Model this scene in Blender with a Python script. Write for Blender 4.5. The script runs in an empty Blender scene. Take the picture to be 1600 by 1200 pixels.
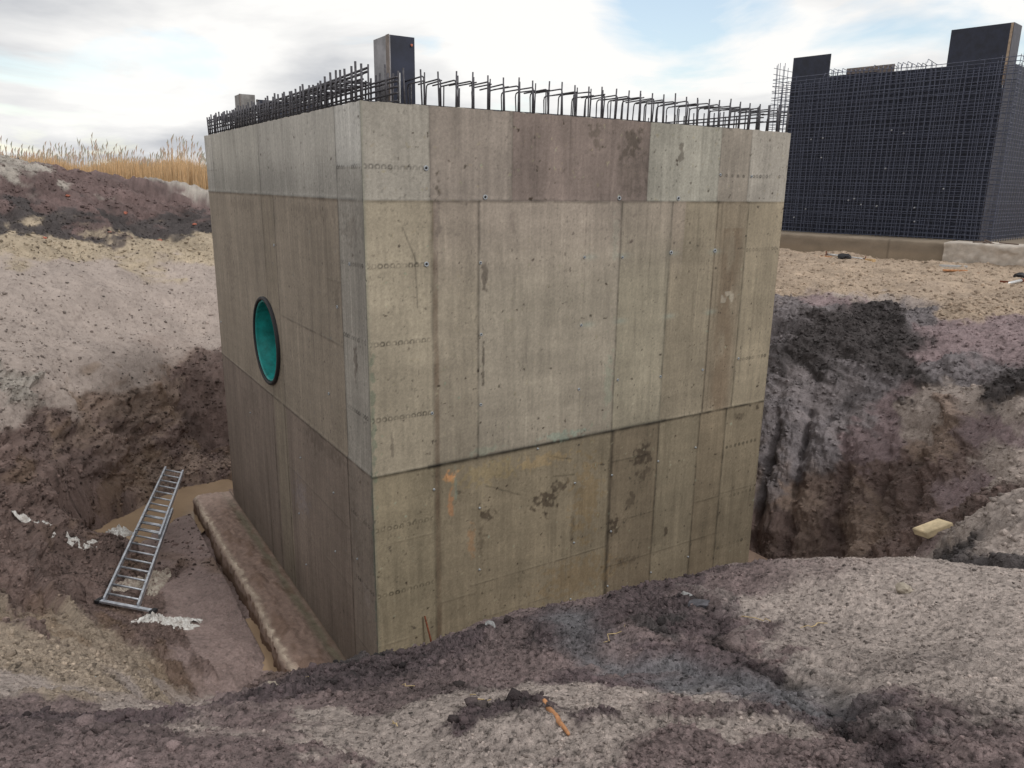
import bpy, bmesh, math, random
import numpy as np
from mathutils import Vector, Matrix
random.seed(7); RNG = np.random.default_rng(7)
sc = bpy.context.scene
COL = sc.collection
# ------------------------------------------------------------ camera (eye at the world origin, metres)
PITCH, ROLL, FPX = 0.2522, 0.0147, 1193.84
cam = bpy.data.cameras.new('camera'); camo = bpy.data.objects.new('camera', cam); COL.objects.link(camo)
cp_, sp_, cr_, sr_ = math.cos(PITCH), math.sin(PITCH), math.cos(ROLL), math.sin(ROLL)
Zc = Vector((0, sp_, cp_)); X_ = Vector((1, 0, 0)); F_ = Vector((0, cp_, -sp_))
Rt = X_*cr_ + Zc*sr_; Up = -X_*sr_ + Zc*cr_
camo.matrix_world = Matrix(((Rt.x, Up.x, -F_.x, 0), (Rt.y, Up.y, -F_.y, 0), (Rt.z, Up.z, -F_.z, 0), (0, 0, 0, 1)))
cam.lens = 36*FPX/1600; cam.clip_start = .05; cam.clip_end = 3000
sc.camera = camo
# ------------------------------------------------------------ sky, sun, exposure
SUN_EL, SUN_AZ = math.radians(42), math.radians(128)      # azimuth clockwise from +Y
w = bpy.data.worlds.new("World"); sc.world = w; w.use_nodes = True
nt = w.node_tree; nt.nodes.clear(); N_ = nt.nodes.new; LK = nt.links.new
def nd(tree, t, **k):
    n = tree.nodes.new(t)
    for a, b in k.items():
        if a in n.inputs: n.inputs[a].default_value = b
        else: setattr(n, a, b)
    return n
def mth(tree, op, a, b=None, c=None, clamp=False):
    n = tree.nodes.new('ShaderNodeMath'); n.operation = op; n.use_clamp = clamp
    for i, v in enumerate((a, b, c)):
        if v is None: continue
        if isinstance(v, (int, float)): n.inputs[i].default_value = v
        else: tree.links.new(v, n.inputs[i])
    return n.outputs[0]
def mixc(tree, f, a, b, mode='MIX'):
    n = tree.nodes.new('ShaderNodeMix'); n.data_type = 'RGBA'; n.blend_type = mode
    for i, v in ((0, f), (6, a), (7, b)):
        if isinstance(v, (int, float)): n.inputs[i].default_value = v
        elif isinstance(v, tuple): n.inputs[i].default_value = (*v[:3], 1)
        else: tree.links.new(v, n.inputs[i])
    return n.outputs[2]
def ramp(tree, fac, stops):
    n = tree.nodes.new('ShaderNodeValToRGB'); e = n.color_ramp.elements
    while len(e) < len(stops): e.new(.5)
    for i, (p, c) in enumerate(stops):
        e[i].position = p; e[i].color = (*c, 1) if isinstance(c, tuple) else (c, c, c, 1)
    tree.links.new(fac, n.inputs[0]); return n.outputs[0]
out = N_('ShaderNodeOutputWorld'); bgS = N_('ShaderNodeBackground')
sky = N_('ShaderNodeTexSky'); sky.sky_type = 'NISHITA'; sky.sun_disc = False
sky.sun_elevation = SUN_EL; sky.sun_rotation = SUN_AZ; sky.air_density = 1.3; sky.dust_density = .8; sky.ozone_density = 2.0
bgS.inputs[1].default_value = .15; LK(sky.outputs[0], bgS.inputs[0])
tc = N_('ShaderNodeTexCoord'); D_ = tc.outputs['Generated']
sep = N_('ShaderNodeSeparateXYZ'); LK(D_, sep.inputs[0])
zz = mth(nt, 'ADD', mth(nt, 'MAXIMUM', sep.outputs[2], 0.0), .22)
cmb = N_('ShaderNodeCombineXYZ')
LK(mth(nt, 'DIVIDE', sep.outputs[0], zz), cmb.inputs[0]); LK(mth(nt, 'DIVIDE', sep.outputs[1], zz), cmb.inputs[1])
LK(mth(nt, 'MULTIPLY', sep.outputs[2], 3.0), cmb.inputs[2])
n1 = nd(nt, 'ShaderNodeTexNoise', Scale=1.5, Detail=8.0, Roughness=.55, Distortion=.5); LK(cmb.outputs[0], n1.inputs['Vector'])
n2 = nd(nt, 'ShaderNodeTexNoise', Scale=1.1, Detail=6.0, Roughness=.52, Distortion=.3)
mp = nd(nt, 'ShaderNodeMapping'); mp.inputs['Location'].default_value = (3.1, 7.7, 1.0); LK(cmb.outputs[0], mp.inputs['Vector']); LK(mp.outputs[0], n2.inputs['Vector'])
def spot(d, r0, r1):          # smooth mask round a direction of the sky
    v = Vector(d).normalized(); n = N_('ShaderNodeVectorMath'); n.operation = 'DOT_PRODUCT'
    nn = N_('ShaderNodeVectorMath'); nn.operation = 'NORMALIZE'; LK(D_, nn.inputs[0]); LK(nn.outputs[0], n.inputs[0]); n.inputs[1].default_value = v
    m = N_('ShaderNodeMapRange'); m.interpolation_type = 'SMOOTHSTEP'
    LK(n.outputs['Value'], m.inputs[0]); m.inputs[1].default_value = math.cos(r1); m.inputs[2].default_value = math.cos(r0)
    m.inputs[3].default_value = 0; m.inputs[4].default_value = 1; return m.outputs[0]
# gaps where the blue shows: one wide gap up right, a thin veil low on the left
blue_w = mth(nt, 'ADD', mth(nt, 'MULTIPLY', spot((.20, 1, .235), .02, .15), .85), mth(nt, 'MULTIPLY', spot((.60, 1, .24), .03, .22), .40))
blue_w = mth(nt, 'ADD', blue_w, mth(nt, 'MULTIPLY', spot((-.52, 1, .05), .05, .22), .28))
blue = mth(nt, 'ADD', mth(nt, 'MULTIPLY', mth(nt, 'SUBTRACT', n1.outputs['Fac'], .5), 3.2), blue_w)
blue = mth(nt, 'MULTIPLY', mth(nt, 'SUBTRACT', blue, .28), 1.9, clamp=True)
grey = mth(nt, 'ADD', mth(nt, 'MULTIPLY', mth(nt, 'SUBTRACT', n2.outputs['Fac'], .50), 4.5), mth(nt, 'MULTIPLY', spot((-.5, 1, .15), .1, .6), .45), clamp=True)
cloud = mixc(nt, grey, (.93, .92, .90), (.52, .535, .565))
bgC = N_('ShaderNodeBackground'); LK(cloud, bgC.inputs[0]); bgC.inputs[1].default_value = .95
mixs = N_('ShaderNodeMixShader'); LK(mth(nt, 'MULTIPLY', blue, .75), mixs.inputs[0]); LK(bgC.outputs[0], mixs.inputs[1]); LK(bgS.outputs[0], mixs.inputs[2])
LK(mixs.outputs[0], out.inputs[0])
sl = bpy.data.lights.new('sun', 'SUN'); sl.energy = 1.3; sl.angle = math.radians(12); sl.color = (1, .98, .95)
so = bpy.data.objects.new('sun', sl); COL.objects.link(so)
sd = Vector((math.sin(SUN_AZ)*math.cos(SUN_EL), math.cos(SUN_AZ)*math.cos(SUN_EL), math.sin(SUN_EL)))
so.rotation_euler = sd.to_track_quat('Z', 'Y').to_euler()
sc.view_settings.view_transform = 'Standard'; sc.view_settings.look = 'None'; sc.view_settings.exposure = 0.2; sc.view_settings.gamma = 1
sc.cycles.max_bounces = 6; sc.cycles.diffuse_bounces = 3; sc.cycles.glossy_bounces = 2
# ------------------------------------------------------------ helpers
def tag(o, label=None, cat=None, group=None, kind=None):
    if label: o['label'] = label
    if cat: o['category'] = cat
    if group: o['group'] = group
    if kind: o['kind'] = kind
    return o
def empty(name, loc, label, cat, group=None):
    o = bpy.data.objects.new(name, None); COL.objects.link(o); o.location = loc; o.empty_display_size = .2
    return tag(o, label, cat, group)
def link(name, me, mat=None, parent=None):
    o = bpy.data.objects.new(name, me); COL.objects.link(o)
    if mat and not me.materials: me.materials.append(mat)
    if parent:
        o.parent = parent; o.matrix_parent_inverse = Matrix.Translation(-parent.location)
    return o
class MB:
    def __init__(s): s.v = []; s.f = []
    def add(s, v, f):
        n = len(s.v); s.v += [tuple(p) for p in v]; s.f += [tuple(i+n for i in q) for q in f]; return s
    def box(s, c, ax, ay, az):       # centre and three half-extent vectors
        c, ax, ay, az = map(Vector, (c, ax, ay, az)); v = [c+ax*i+ay*j+az*k for k in (-1, 1) for j in (-1, 1) for i in (-1, 1)]
        return s.add(v, [(0, 2, 3, 1), (4, 5, 7, 6), (0, 1, 5, 4), (2, 6, 7, 3), (0, 4, 6, 2), (1, 3, 7, 5)])
    def tube(s, pts, r, n=6, cap=True):
        pts = [Vector(p) for p in pts]; rr = r if isinstance(r, (list, tuple)) else [r]*len(pts); v = []; f = []
        ref = Vector((0, 0, 1)) if abs((pts[-1]-pts[0]).normalized().z) < .9 else Vector((1, 0, 0))
        for i, p in enumerate(pts):
            t = (pts[min(i+1, len(pts)-1)]-pts[max(i-1, 0)]).normalized(); a = t.cross(ref)
            if a.length < 1e-4: a = t.cross(Vector((0, 1, 0)))
            a.normalize(); b = t.cross(a)
            for j in range(n):
                q = 2*math.pi*j/n; v.append(p+(a*math.cos(q)+b*math.sin(q))*rr[i])
        for i in range(len(pts)-1):
            for j in range(n): f.append((i*n+j, i*n+(j+1) % n, (i+1)*n+(j+1) % n, (i+1)*n+j))
        if cap: f.append(tuple(range(n-1, -1, -1))); f.append(tuple((len(pts)-1)*n+j for j in range(n)))
        return s.add(v, f)
    def mesh(s, name, smooth=False):
        me = bpy.data.meshes.new(name); me.from_pydata(s.v, [], s.f); me.update()
        if smooth: me.polygons.foreach_set('use_smooth', [True]*len(me.polygons))
        return me
    def build(s, name, mat, parent=None, smooth=False): return link(name, s.mesh(name, smooth), mat, parent)
def np_mesh(name, V, F4, col=None, smooth=True, extra=None):
    me = bpy.data.meshes.new(name); n = len(V); m = len(F4)
    me.vertices.add(n); me.vertices.foreach_set('co', np.ascontiguousarray(V, dtype=np.float32).ravel())
    me.loops.add(m*4); me.loops.foreach_set('vertex_index', np.ascontiguousarray(F4, dtype=np.int32).ravel())
    me.polygons.add(m); me.polygons.foreach_set('loop_start', np.arange(0, m*4, 4, dtype=np.int32)); me.polygons.foreach_set('loop_total', np.full(m, 4, dtype=np.int32))
    me.update(calc_edges=True)
    if smooth: me.polygons.foreach_set('use_smooth', np.ones(m, dtype=bool))
    if col is not None:
        a = me.color_attributes.new('Col', 'FLOAT_COLOR', 'POINT'); c = np.ones((n, 4), dtype=np.float32); c[:, :3] = col[:, :3]
        if col.shape[1] > 3: c[:, 3] = col[:, 3]
        a.data.foreach_set('color', c.ravel())
    return me
def grid_faces(nu, nv):
    i = np.arange(nu-1)[:, None]*nv+np.arange(nv-1)[None, :]
    return np.stack([i, i+nv, i+nv+1, i+1], -1).reshape(-1, 4)
# gradient noise, vectorised
_P = np.random.default_rng(3).permutation(256).astype(np.int32); _P = np.concatenate([_P, _P, _P])
_G = np.random.default_rng(5).normal(size=(256, 3)).astype(np.float32); _G /= np.linalg.norm(_G, axis=1)[:, None]
def noise(x, y, z):
    x, y, z = (np.asarray(a, dtype=np.float32) for a in np.broadcast_arrays(x, y, z))
    xi, yi, zi = np.floor(x), np.floor(y), np.floor(z); xf, yf, zf = x-xi, y-yi, z-zi
    X, Y, Z = (a.astype(np.int32) & 255 for a in (xi, yi, zi))
    u, v, w_ = (a*a*a*(a*(a*6-15)+10) for a in (xf, yf, zf)); r = 0
    for i in (0, 1):
        for j in (0, 1):
            for k in (0, 1):
                h = _P[_P[_P[(X+i) & 255]+((Y+j) & 255)]+((Z+k) & 255)]; g = _G[h]
                d = g[..., 0]*(xf-i)+g[..., 1]*(yf-j)+g[..., 2]*(zf-k)
                r = r+d*(u if i else 1-u)*(v if j else 1-v)*(w_ if k else 1-w_)
    return r*1.5
def fbm(x, y, z, o=4, g=.5):
    r = 0; a = 1; s = 1
    for i in range(o): r = r+a*noise(x*s+i*17.3, y*s+i*9.1, z*s+i*5.7); a *= g; s *= 2.03
    return r
def smooth(a, b, x): t = np.clip((x-a)/(b-a), 0, 1); return t*t*(3-2*t)
# ------------------------------------------------------------ materials
def pmat(name, col, rough=.8, metal=0, nscale=20, namt=.25, bump=.2, bscale=60, dist=.004, col2=None, spec=.4):
    m = bpy.data.materials.new(name); m.use_nodes = True; t = m.node_tree; b = t.nodes['Principled BSDF']
    b.inputs['Roughness'].default_value = rough; b.inputs['Metallic'].default_value = metal; b.inputs['Specular IOR Level'].default_value = spec
    c = t.nodes.new('ShaderNodeTexCoord').outputs['Object']
    n = nd(t, 'ShaderNodeTexNoise', Scale=nscale, Detail=6.0, Roughness=.6); t.links.new(c, n.inputs['Vector'])
    c2 = col2 or tuple(x*(1-namt) for x in col); c1 = col if col2 else tuple(min(1, x*(1+namt)) for x in col)
    t.links.new(ramp(t, n.outputs['Fac'], [(.33, c2), (.67, c1)]), b.inputs['Base Color'])
    if bump:
        n2 = nd(t, 'ShaderNodeTexNoise', Scale=bscale, Detail=5.0); t.links.new(c, n2.inputs['Vector'])
        bp = nd(t, 'ShaderNodeBump', Strength=bump, Distance=dist); t.links.new(n2.outputs['Fac'], bp.inputs['Height']); t.links.new(bp.outputs[0], b.inputs['Normal'])
    return m
def amat(name, rough, scales, amt, bscales, bdist, rough_wet=None, spec=.35, bstr=.6):
    """material reading the mesh colour, broken up by fine noise"""
    m = bpy.data.materials.new(name); m.use_nodes = True; t = m.node_tree; b = t.nodes['Principled BSDF']
    at = t.nodes.new('ShaderNodeAttribute'); at.attribute_name = 'Col'
    c = t.nodes.new('ShaderNodeTexCoord').outputs['Object']; f = None
    for s, a in zip(scales, amt):
        n = nd(t, 'ShaderNodeTexNoise', Scale=s, Detail=4.0, Roughness=.65); t.links.new(c, n.inputs['Vector'])
        g = mth(t, 'ADD', mth(t, 'MULTIPLY', mth(t, 'SUBTRACT', n.outputs['Fac'], .5), a), 1.0)
        f = g if f is None else mth(t, 'MULTIPLY', f, g)
    vm = t.nodes.new('ShaderNodeVectorMath'); vm.operation = 'SCALE'; t.links.new(at.outputs['Color'], vm.inputs[0]); t.links.new(f, vm.inputs['Scale'])
    t.links.new(vm.outputs[0], b.inputs['Base Color']); b.inputs['Specular IOR Level'].default_value = spec
    if rough_wet is not None:
        mr = nd(t, 'ShaderNodeMapRange'); t.links.new(at.outputs['Alpha'], mr.inputs[0]); mr.inputs[3].default_value = rough_wet; mr.inputs[4].default_value = rough; t.links.new(mr.outputs[0], b.inputs['Roughness'])
    else: b.inputs['Roughness'].default_value = rough
    h = None
    for s, a in bscales:
        n = nd(t, 'ShaderNodeTexNoise', Scale=s, Detail=5.0, Roughness=.6); t.links.new(c, n.inputs['Vector'])
        g = mth(t, 'MULTIPLY', n.outputs['Fac'], a); h = g if h is None else mth(t, 'ADD', h, g)
    bp = nd(t, 'ShaderNodeBump', Strength=bstr, Distance=bdist); t.links.new(h, bp.inputs['Height']); t.links.new(bp.outputs[0], b.inputs['Normal'])
    return m
M_soil = amat('soil', .95, (9, 45, 160), (.3, .6, .9), ((14, 1.0), (60, .6), (180, .3)), .06, rough_wet=.35, bstr=.8)
M_conc = amat('cast concrete', .8, (14, 60, 160), (.2, .34, .5), ((60, .6), (200, .4)), .006, spec=.3)
M_rebar = pmat('dark rebar steel', (.085, .082, .092), .6, .5, 30, .35, .5, 160, .002)
M_ply = pmat('black film faced plywood', (.014, .018, .036), .5, 0, 5, .35, .15, 30, .002)
M_plypale = pmat('weathered pale form panel', (.20, .19, .185), .6, 0, 9, .35, .3, 30, .002)
M_edge = pmat('raw timber form edge', (.34, .26, .19), .7, 0, 12, .3, .3, 40)
M_alu = pmat('aluminium', (.46, .48, .52), .48, .75, 16, .30, .1, 60, .001)
M_teal = pmat('teal plastic lining', (.010, .235, .225), .42, 0, 7, .40, .15, 20, .003)
M_rubber = pmat('black rubber', (.012, .012, .015), .6, 0, 20, .3, .2, 60)
M_white = pmat('white crumpled sheet', (.80, .80, .78), .6, 0, 12, .12, .8, 22, .04, col2=(.42, .38, .35))
M_grout = pmat('pale grout', (.50, .45, .38), .8, 0, 14, .25, .5, 40, .01, col2=(.26, .2, .17))
M_steel = pmat('galvanised steel', (.5, .5, .5), .45, .6, 20, .2, .1)
M_wood = pmat('bright timber', (.50, .34, .18), .7, 0, 18, .25, .3, 50)
M_orange = pmat('orange brown wood', (.40, .19, .085), .75, 0, 18, .4, .5, 60)
M_root = pmat('pale straw root', (.48, .36, .19), .8, 0, 30, .3, .2)
M_rust = pmat('rusty steel', (.16, .05, .025), .85, .2, 40, .4, .4)
M_brick = pmat('red brick', (.34, .12, .08), .85, 0, 20, .3, .4)
M_foil = pmat('beige ground sheet', (.46, .41, .36), .6, 0, 5, .18, .6, 9, .03)
M_cone = pmat('grey plastic tie cone', (.30, .32, .34), .5, 0, 30, .1, 0)
M_conehole = pmat('tie hole', (.015, .015, .017), .8, 0, 30, .1, 0)
# ------------------------------------------------------------ the ground: one sheet with the pit, its banks and the mound in front
CP = """-13.29 20.44 0.36 G
-13.13 21.79 0.23 G
-12.85 23.17 0.12 T
-12.14 24.74 -0.03 T
-10.85 26.48 -0.15 G
-12.78 19.51 -0.3 T
-12.39 21.61 -0.31 T
-11.48 23.29 -0.52 T
-10.28 25 -0.59 T
-12.16 18.39 -1.05 K
-11.86 20.45 -1.27 K
-11 22.11 -1.39 K
-9.54 23.93 -1.52 K
-11.45 17.21 -1.44 S
-11.21 19.23 -1.67 S
-10.42 20.86 -1.7 S
-9.05 22.64 -1.81 S
-10.14 15.05 -2.07 P
-9.51 17.37 -2.36 P
-8.25 20.39 -2.73 P
-8.91 12.97 -2.9 P
-8.6 15.44 -3.29 P
-7.58 18.46 -3.73 P
-7.96 11.41 -3.37 P
-7.81 12.86 -3.49 P
-7.69 14.37 -3.56 P
-7.46 15.76 -3.69 P
-6.66 16.98 -4.1 D
-7.44 10.52 -3.79 D
-7.54 12.23 -4.16 B
-7.51 14.34 -4.33 B
-7.02 16.09 -4.83 D
-6.81 9.43 -4.3 D
-7.17 11.11 -4.73 D
-7.27 13.69 -5.02 D
-6.64 15.64 -5.71 D
-5.68 7.71 -4.29 D
-6.13 9.07 -4.67 D
-3.9 5.17 -3.42 C
-3.83 5.49 -3.68 C
-2.67 3.5 -2.54 L
-2.45 4.01 -2.97 C
-2.05 2.96 -2.25 C
-2.45 4.59 -3.42 C
-3.21 5.07 -3.45 C
-4.53 6.06 -3.75 C
-1.18 1.49 -1.32 V
-2.02 2.61 -2.07 V
-1.87 2.84 -2.25 V
-0.94 1.59 -1.41 V
-1.66 3.08 -2.41 L
-1.38 3.22 -2.47 V
-1 2.29 -1.89 V
-1.16 3.41 -2.48 D
-0.85 2.46 -1.96 V
-0.86 3.55 -2.47 K
-0.65 2.67 -2.04 V
-0.31 1.79 -1.57 L
-0.55 3.76 -2.53 V
-0.42 2.87 -2.12 V
-0.28 3.99 -2.56 V
0.02 4.15 -2.56 V
0.02 2.95 -2.11 V
0.02 1.82 -1.59 L
0.61 4.36 -2.56 V
0.44 3.07 -2.12 V
1.13 4.61 -2.52 V
0.8 3.2 -2.06 K
0.6 2.32 -1.75 L
1.62 4.73 -2.52 L
1.09 3.11 -2 V
0.68 1.69 -1.46 V
2.15 4.62 -2.45 L
1.42 2.98 -1.91 L
1.06 2.15 -1.62 V
2.64 4.37 -2.32 L
1.74 2.81 -1.79 L
2.98 4.01 -2.15 L
2 2.63 -1.67 L
1.48 1.89 -1.41 L
1.16 1.44 -1.24 V
1.01 1.55 -1.34 V
5.08 15.07 -2.49 G2
6.56 14.15 -2.31 K
7.54 12.73 -2.22 P2
8.08 11.92 -2.16 P2
4.85 14.19 -3.08 G2
5.84 13.16 -2.72 K
6.46 12.19 -2.61 K
6.69 11.14 -2.52 G2
6.96 10.14 -2.33 K
4.35 12.46 -3.59 G2
5.21 11.91 -3.53 G2
5.9 11.25 -3.32 P2
6.26 10.24 -3 P
6.46 9.27 -2.62 P
4.06 11.29 -4.52 G2
4.88 10.85 -4.33 D
5.49 10.22 -3.96 D
5.71 9.17 -3.37 D
5.74 8.07 -2.95 P
3.89 10.5 -5.28 D
4.61 9.99 -5.04 D
4.5 8.82 -4.59 D
4.97 9.02 -4.39 D
4.94 8.35 -3.75 D
4.85 7.46 -3.17 D
4.44 6.17 -2.52 L
4.04 6.08 -2.76 L
3.98 6.71 -3.14 V
3.77 5.42 -2.61 L
3.41 5.42 -2.81 K
3.57 4.95 -2.55 K
3.65 5.5 -2.77 K
5.38 15.74 -2 Y
7 15.24 -2 Y
8.11 14.23 -2 Y
9.01 13.41 -2 Y
9.11 26.62 -1.95 Y
12.46 21.06 -1.95 Y
13.85 20.92 -1.95 Y
8.07 17.7 -1.85 Y
9.96 17.12 -1.9 Y
6.28 16.84 -1.85 Y
-6.91 11.36 -5.55 D
-6.8 12.38 -5.55 D
-6.52 13.25 -5.58 B
-5.95 13.92 -5.58 D
-6.67 11.86 -5.75 F
-6.43 12.5 -5.78 F
-6.04 13.48 -5.76 F
-6.22 12.78 -5.78 F
-5.45 14.04 -5.58 D
-5.88 10.72 -5.55 D
-5.62 11.96 -5.58 F
-5.4 9.08 -5.45 D
-4.97 9.42 -5.5 D
-4.24 8.37 -5.5 D
-4.37 10.12 -5.58 F
-5.08 11.18 -5.6 F
-3.53 8.57 -5.62 F
-2.97 7.86 -5.66 F
-3.52 7.74 -5.5 D
-2.91 8.4 -5.68 F
-4.87 11.7 -5.62 F
-3.8 7.26 -5.25 D
-6.34 10.02 -5.35 D
-1.89 6.03 -5.66 -
-0.54 6.89 -5.75 -
1.07 7.91 -5.75 -
2.75 8.98 -5.75 -
4.53 10.11 -5.75 -
-2.48 6.95 -5.66 -
-1.13 7.81 -5.75 -
0.48 8.83 -5.75 -
2.16 9.91 -5.75 -
3.94 11.04 -5.75 -
-3.55 8.64 -5.66 -
-2.2 9.5 -5.75 -
-0.6 10.52 -5.75 -
1.09 11.59 -5.75 -
2.86 12.72 -5.75 -
-4.62 10.33 -5.66 -
-3.27 11.19 -5.75 -
-1.67 12.21 -5.75 -
0.02 13.28 -5.75 -
1.79 14.41 -5.75 -
-5.54 11.76 -5.66 -
-4.19 12.62 -5.75 -
-2.58 13.64 -5.75 -
-0.9 14.72 -5.75 -
0.88 15.84 -5.75 -
-6.07 12.61 -5.66 -
-4.72 13.47 -5.75 -
-3.12 14.49 -5.75 -
-1.43 15.56 -5.75 -
0.34 16.69 -5.75 -
-3.67 16.27 -5.5 -
-0.29 18.42 -5.2 -
-4.43 19.34 -3 -
-1.59 22.33 -2.2 -
3.97 16.39 -2.6 -
4.9 13.43 -3.2 -
-1.79 4.88 -5 -
-1.4 4.8 -4.6 -
-1.07 4.89 -4.3 -
-0.73 5.05 -4.3 -
-0.37 5.29 -4.3 -
0.02 5.6 -4.4 -
0.82 5.94 -4.4 -
1.52 6.22 -4.4 -
2.2 6.43 -4.3 -
2.83 6.07 -4.2 -
3 4.97 -3.25 -
3.28 4.42 -2.95 -
-1.74 5.95 -5.7 -
-1.12 6.2 -5.6 -
0.03 7 -5.7 -
1.04 7.53 -5.7 -
2.82 8.23 -5.5 -
3.53 8.06 -5.4 -
4.23 7.83 -5.1 -
4.49 7.22 -4.7 -
0 0 -1.5 -
-3 0 -1.5 -
3 0 -1.5 -
0 -4 -1.4 -
6 -2 -1.5 -
-6 -2 -1.6 -
8 3 -1.7 -
10 7 -1.8 -
12 12 -1.9 -
-7 3 -3 -
-10 5 -2.2 -
-15 10 -1.5 -
-18 18 -0.3 -
-5 1.5 -1.9 -
14 16 -1.95 -
20 20 -1.95 -
12 22 -1.95 -
10 28 -1.95 -
18 30 -1.95 -
5 22 -1.9 -
5 30 -1.8 -
0 26 -1.6 -
-3 24 -1.4 -
-8 35 -1.5 -
-20 35 -1.5 -
-30 25 -1.4 -
-25 8 -1.4 -
25 5 -1.9 -
0 -15 -1.5 -
20 -15 -1.6 -
-20 -15 -1.5 -
30 40 -1.8 -
0 45 -1.6 -
-25 50 -1.5 -
45 20 -1.8 -"""
CP2 = """5.84 13.77 -2.61 K
5.16 14.06 -2.90 K
6.41 12.74 -2.57 K
6.37 11.97 -2.72 K
6.86 12.00 -2.46 Q
6.93 10.93 -2.42 H
7.27 10.92 -2.27 Q
6.56 10.85 -2.70 H
6.64 9.70 -2.57 K
6.30 11.01 -2.94 K
5.71 12.23 -3.07 H
4.85 13.05 -3.29 M
5.33 13.23 -2.98 K
4.81 12.25 -3.52 M
4.40 12.02 -3.90 H
5.39 11.61 -3.54 M
5.84 10.71 -3.45 Q
5.50 10.67 -3.84 Q
4.88 11.49 -3.93 H
5.92 9.86 -3.35 B
6.13 9.18 -2.94 Q
6.05 10.64 -3.23 P
5.75 8.62 -3.16 P
5.48 8.48 -3.36 Q
5.39 9.49 -3.95 D
5.17 10.41 -4.34 B
4.49 11.00 -4.71 B
4.83 10.64 -4.65 D
4.94 9.63 -4.58 B
4.22 10.96 -5.12 D
5.59 15.14 -2.24 H
6.45 14.79 -2.17 Q
7.30 13.99 -2.15 H
8.14 13.05 -2.10 Q
6.82 14.80 -2.10 P
-7.29 15.87 -4.20 B
-7.33 13.86 -4.82 B
-7.71 13.58 -4.11 B
-7.27 14.88 -4.48 B
-7.67 12.52 -3.91 D
-8.07 12.57 -3.36 G
-8.31 13.77 -3.31 P
-7.80 19.58 -3.12 P
-8.27 12.42 -3.21 G
-9.62 14.95 -2.43 P
-10.03 18.38 -2.19 P
-7.57 11.56 -4.15 D
-6.99 14.41 -5.00 D
-7.03 16.55 -4.37 D
-7.53 13.85 -4.44 D
-7.28 12.22 -4.72 D
-6.93 13.69 -5.27 B
-6.05 14.16 -5.57 B
-6.85 15.58 -5.25 D
-6.88 10.29 -4.68 D
-7.13 11.67 -5.07 D
-5.36 7.82 -4.58 D
-5.77 9.64 -5.34 D
-6.12 8.56 -4.50 D
-4.44 7.88 -5.18 D
-4.69 10.21 -5.64 F
-4.07 9.35 -5.64 F
-3.29 8.34 -5.64 F
-5.43 11.50 -5.65 F
-3.46 7.61 -5.49 F
-3.92 7.83 -5.40 F
-5.12 10.14 -5.60 D
-4.97 10.42 -5.64 D
-1.50 2.08 -1.74 V
-2.21 2.99 -2.27 L
-2.36 4.11 -3.11 L
-3.20 6.69 -5.13 L
-3.07 4.20 -2.91 C
-2.62 3.93 -2.85 C
-3.91 7.10 -5.05 C
-3.96 5.38 -3.56 D
-4.62 7.23 -4.69 C
-4.57 6.42 -4.07 C
-0.32 3.53 -2.33 W
-0.57 3.07 -2.20 W
-0.75 3.09 -2.24 W
0.50 9.59 -5.80 W
0.34 3.38 -2.19 W
0.78 4.07 -2.33 W
0.42 2.83 -2.01 W
0.58 2.25 -1.72 V
0.94 2.76 -1.90 W
0.91 2.31 -1.71 W
0.99 2.05 -1.57 W
0.99 1.81 -1.46 W
0.94 3.25 -2.06 W
0.08 2.24 -1.77 W
0.98 1.63 -1.38 W
-0.89 2.93 -2.19 W
1.07 2.93 -1.95 V
-0.33 2.40 -1.88 L
0.25 2.37 -1.82 L
0.41 2.02 -1.64 L
-0.19 2.11 -1.73 L
-0.50 2.12 -1.74 L
1.28 3.37 -2.02 L
1.48 3.11 -1.93 L
1.63 2.85 -1.82 L
1.58 2.34 -1.62 L
1.92 2.69 -1.71 L
1.93 3.16 -1.85 L
1.20 2.75 -1.85 L
1.24 2.31 -1.65 L
1.28 1.86 -1.43 L
0.71 1.91 -1.55 L
-1.10 2.27 -1.87 L
-0.71 2.50 -1.97 L
1.15 3.70 -2.11 V
-0.72 1.85 -1.58 V
-0.54 1.88 -1.61 V
0.02 3.12 -2.16 V
0.61 3.14 -2.10 V
0.78 1.73 -1.46 V
0.52 1.83 -1.54 V
-1.22 1.83 -1.56 V
-0.04 3.40 -2.24 V
0.53 3.60 -2.21 W
1.47 1.93 -1.44 L
1.18 1.83 -1.43 V
1.21 1.60 -1.32 V
-0.29 1.92 -1.64 L
0.11 1.96 -1.64 L
-1.53 2.22 -1.84 W
-1.42 2.37 -1.93 W
-10.68 21.43 -1.57 S
-11.33 18.41 -1.53 S
-9.19 22.02 -1.95 S
-12.18 21.16 -0.64 T
-10.76 23.71 -0.86 T
-12.13 19.87 -0.93 K
-11.29 22.02 -1.17 K
-9.88 23.85 -1.33 K
-10.46 23.43 -1.13 K
-11.75 20.90 -1.13 T"""
CPL = [l.split() for l in CP.strip().split('\n')]
CX = np.array([[float(a[0]), float(a[1])] for a in CPL], dtype=np.float64); CZ = np.array([float(a[2]) for a in CPL]); CK = [a[3] for a in CPL]
_d = np.hypot(CX[:, None, 0]-CX[None, :, 0], CX[:, None, 1]-CX[None, :, 1])
_n = len(CX); _A = np.zeros((_n+3, _n+3)); _A[:_n, :_n] = -_d+np.eye(_n)*.02; _A[:_n, _n:] = np.c_[np.ones(_n), CX]; _A[_n:, :_n] = _A[:_n, _n:].T
WR = np.linalg.solve(_A, np.r_[CZ, 0, 0, 0])
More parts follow.
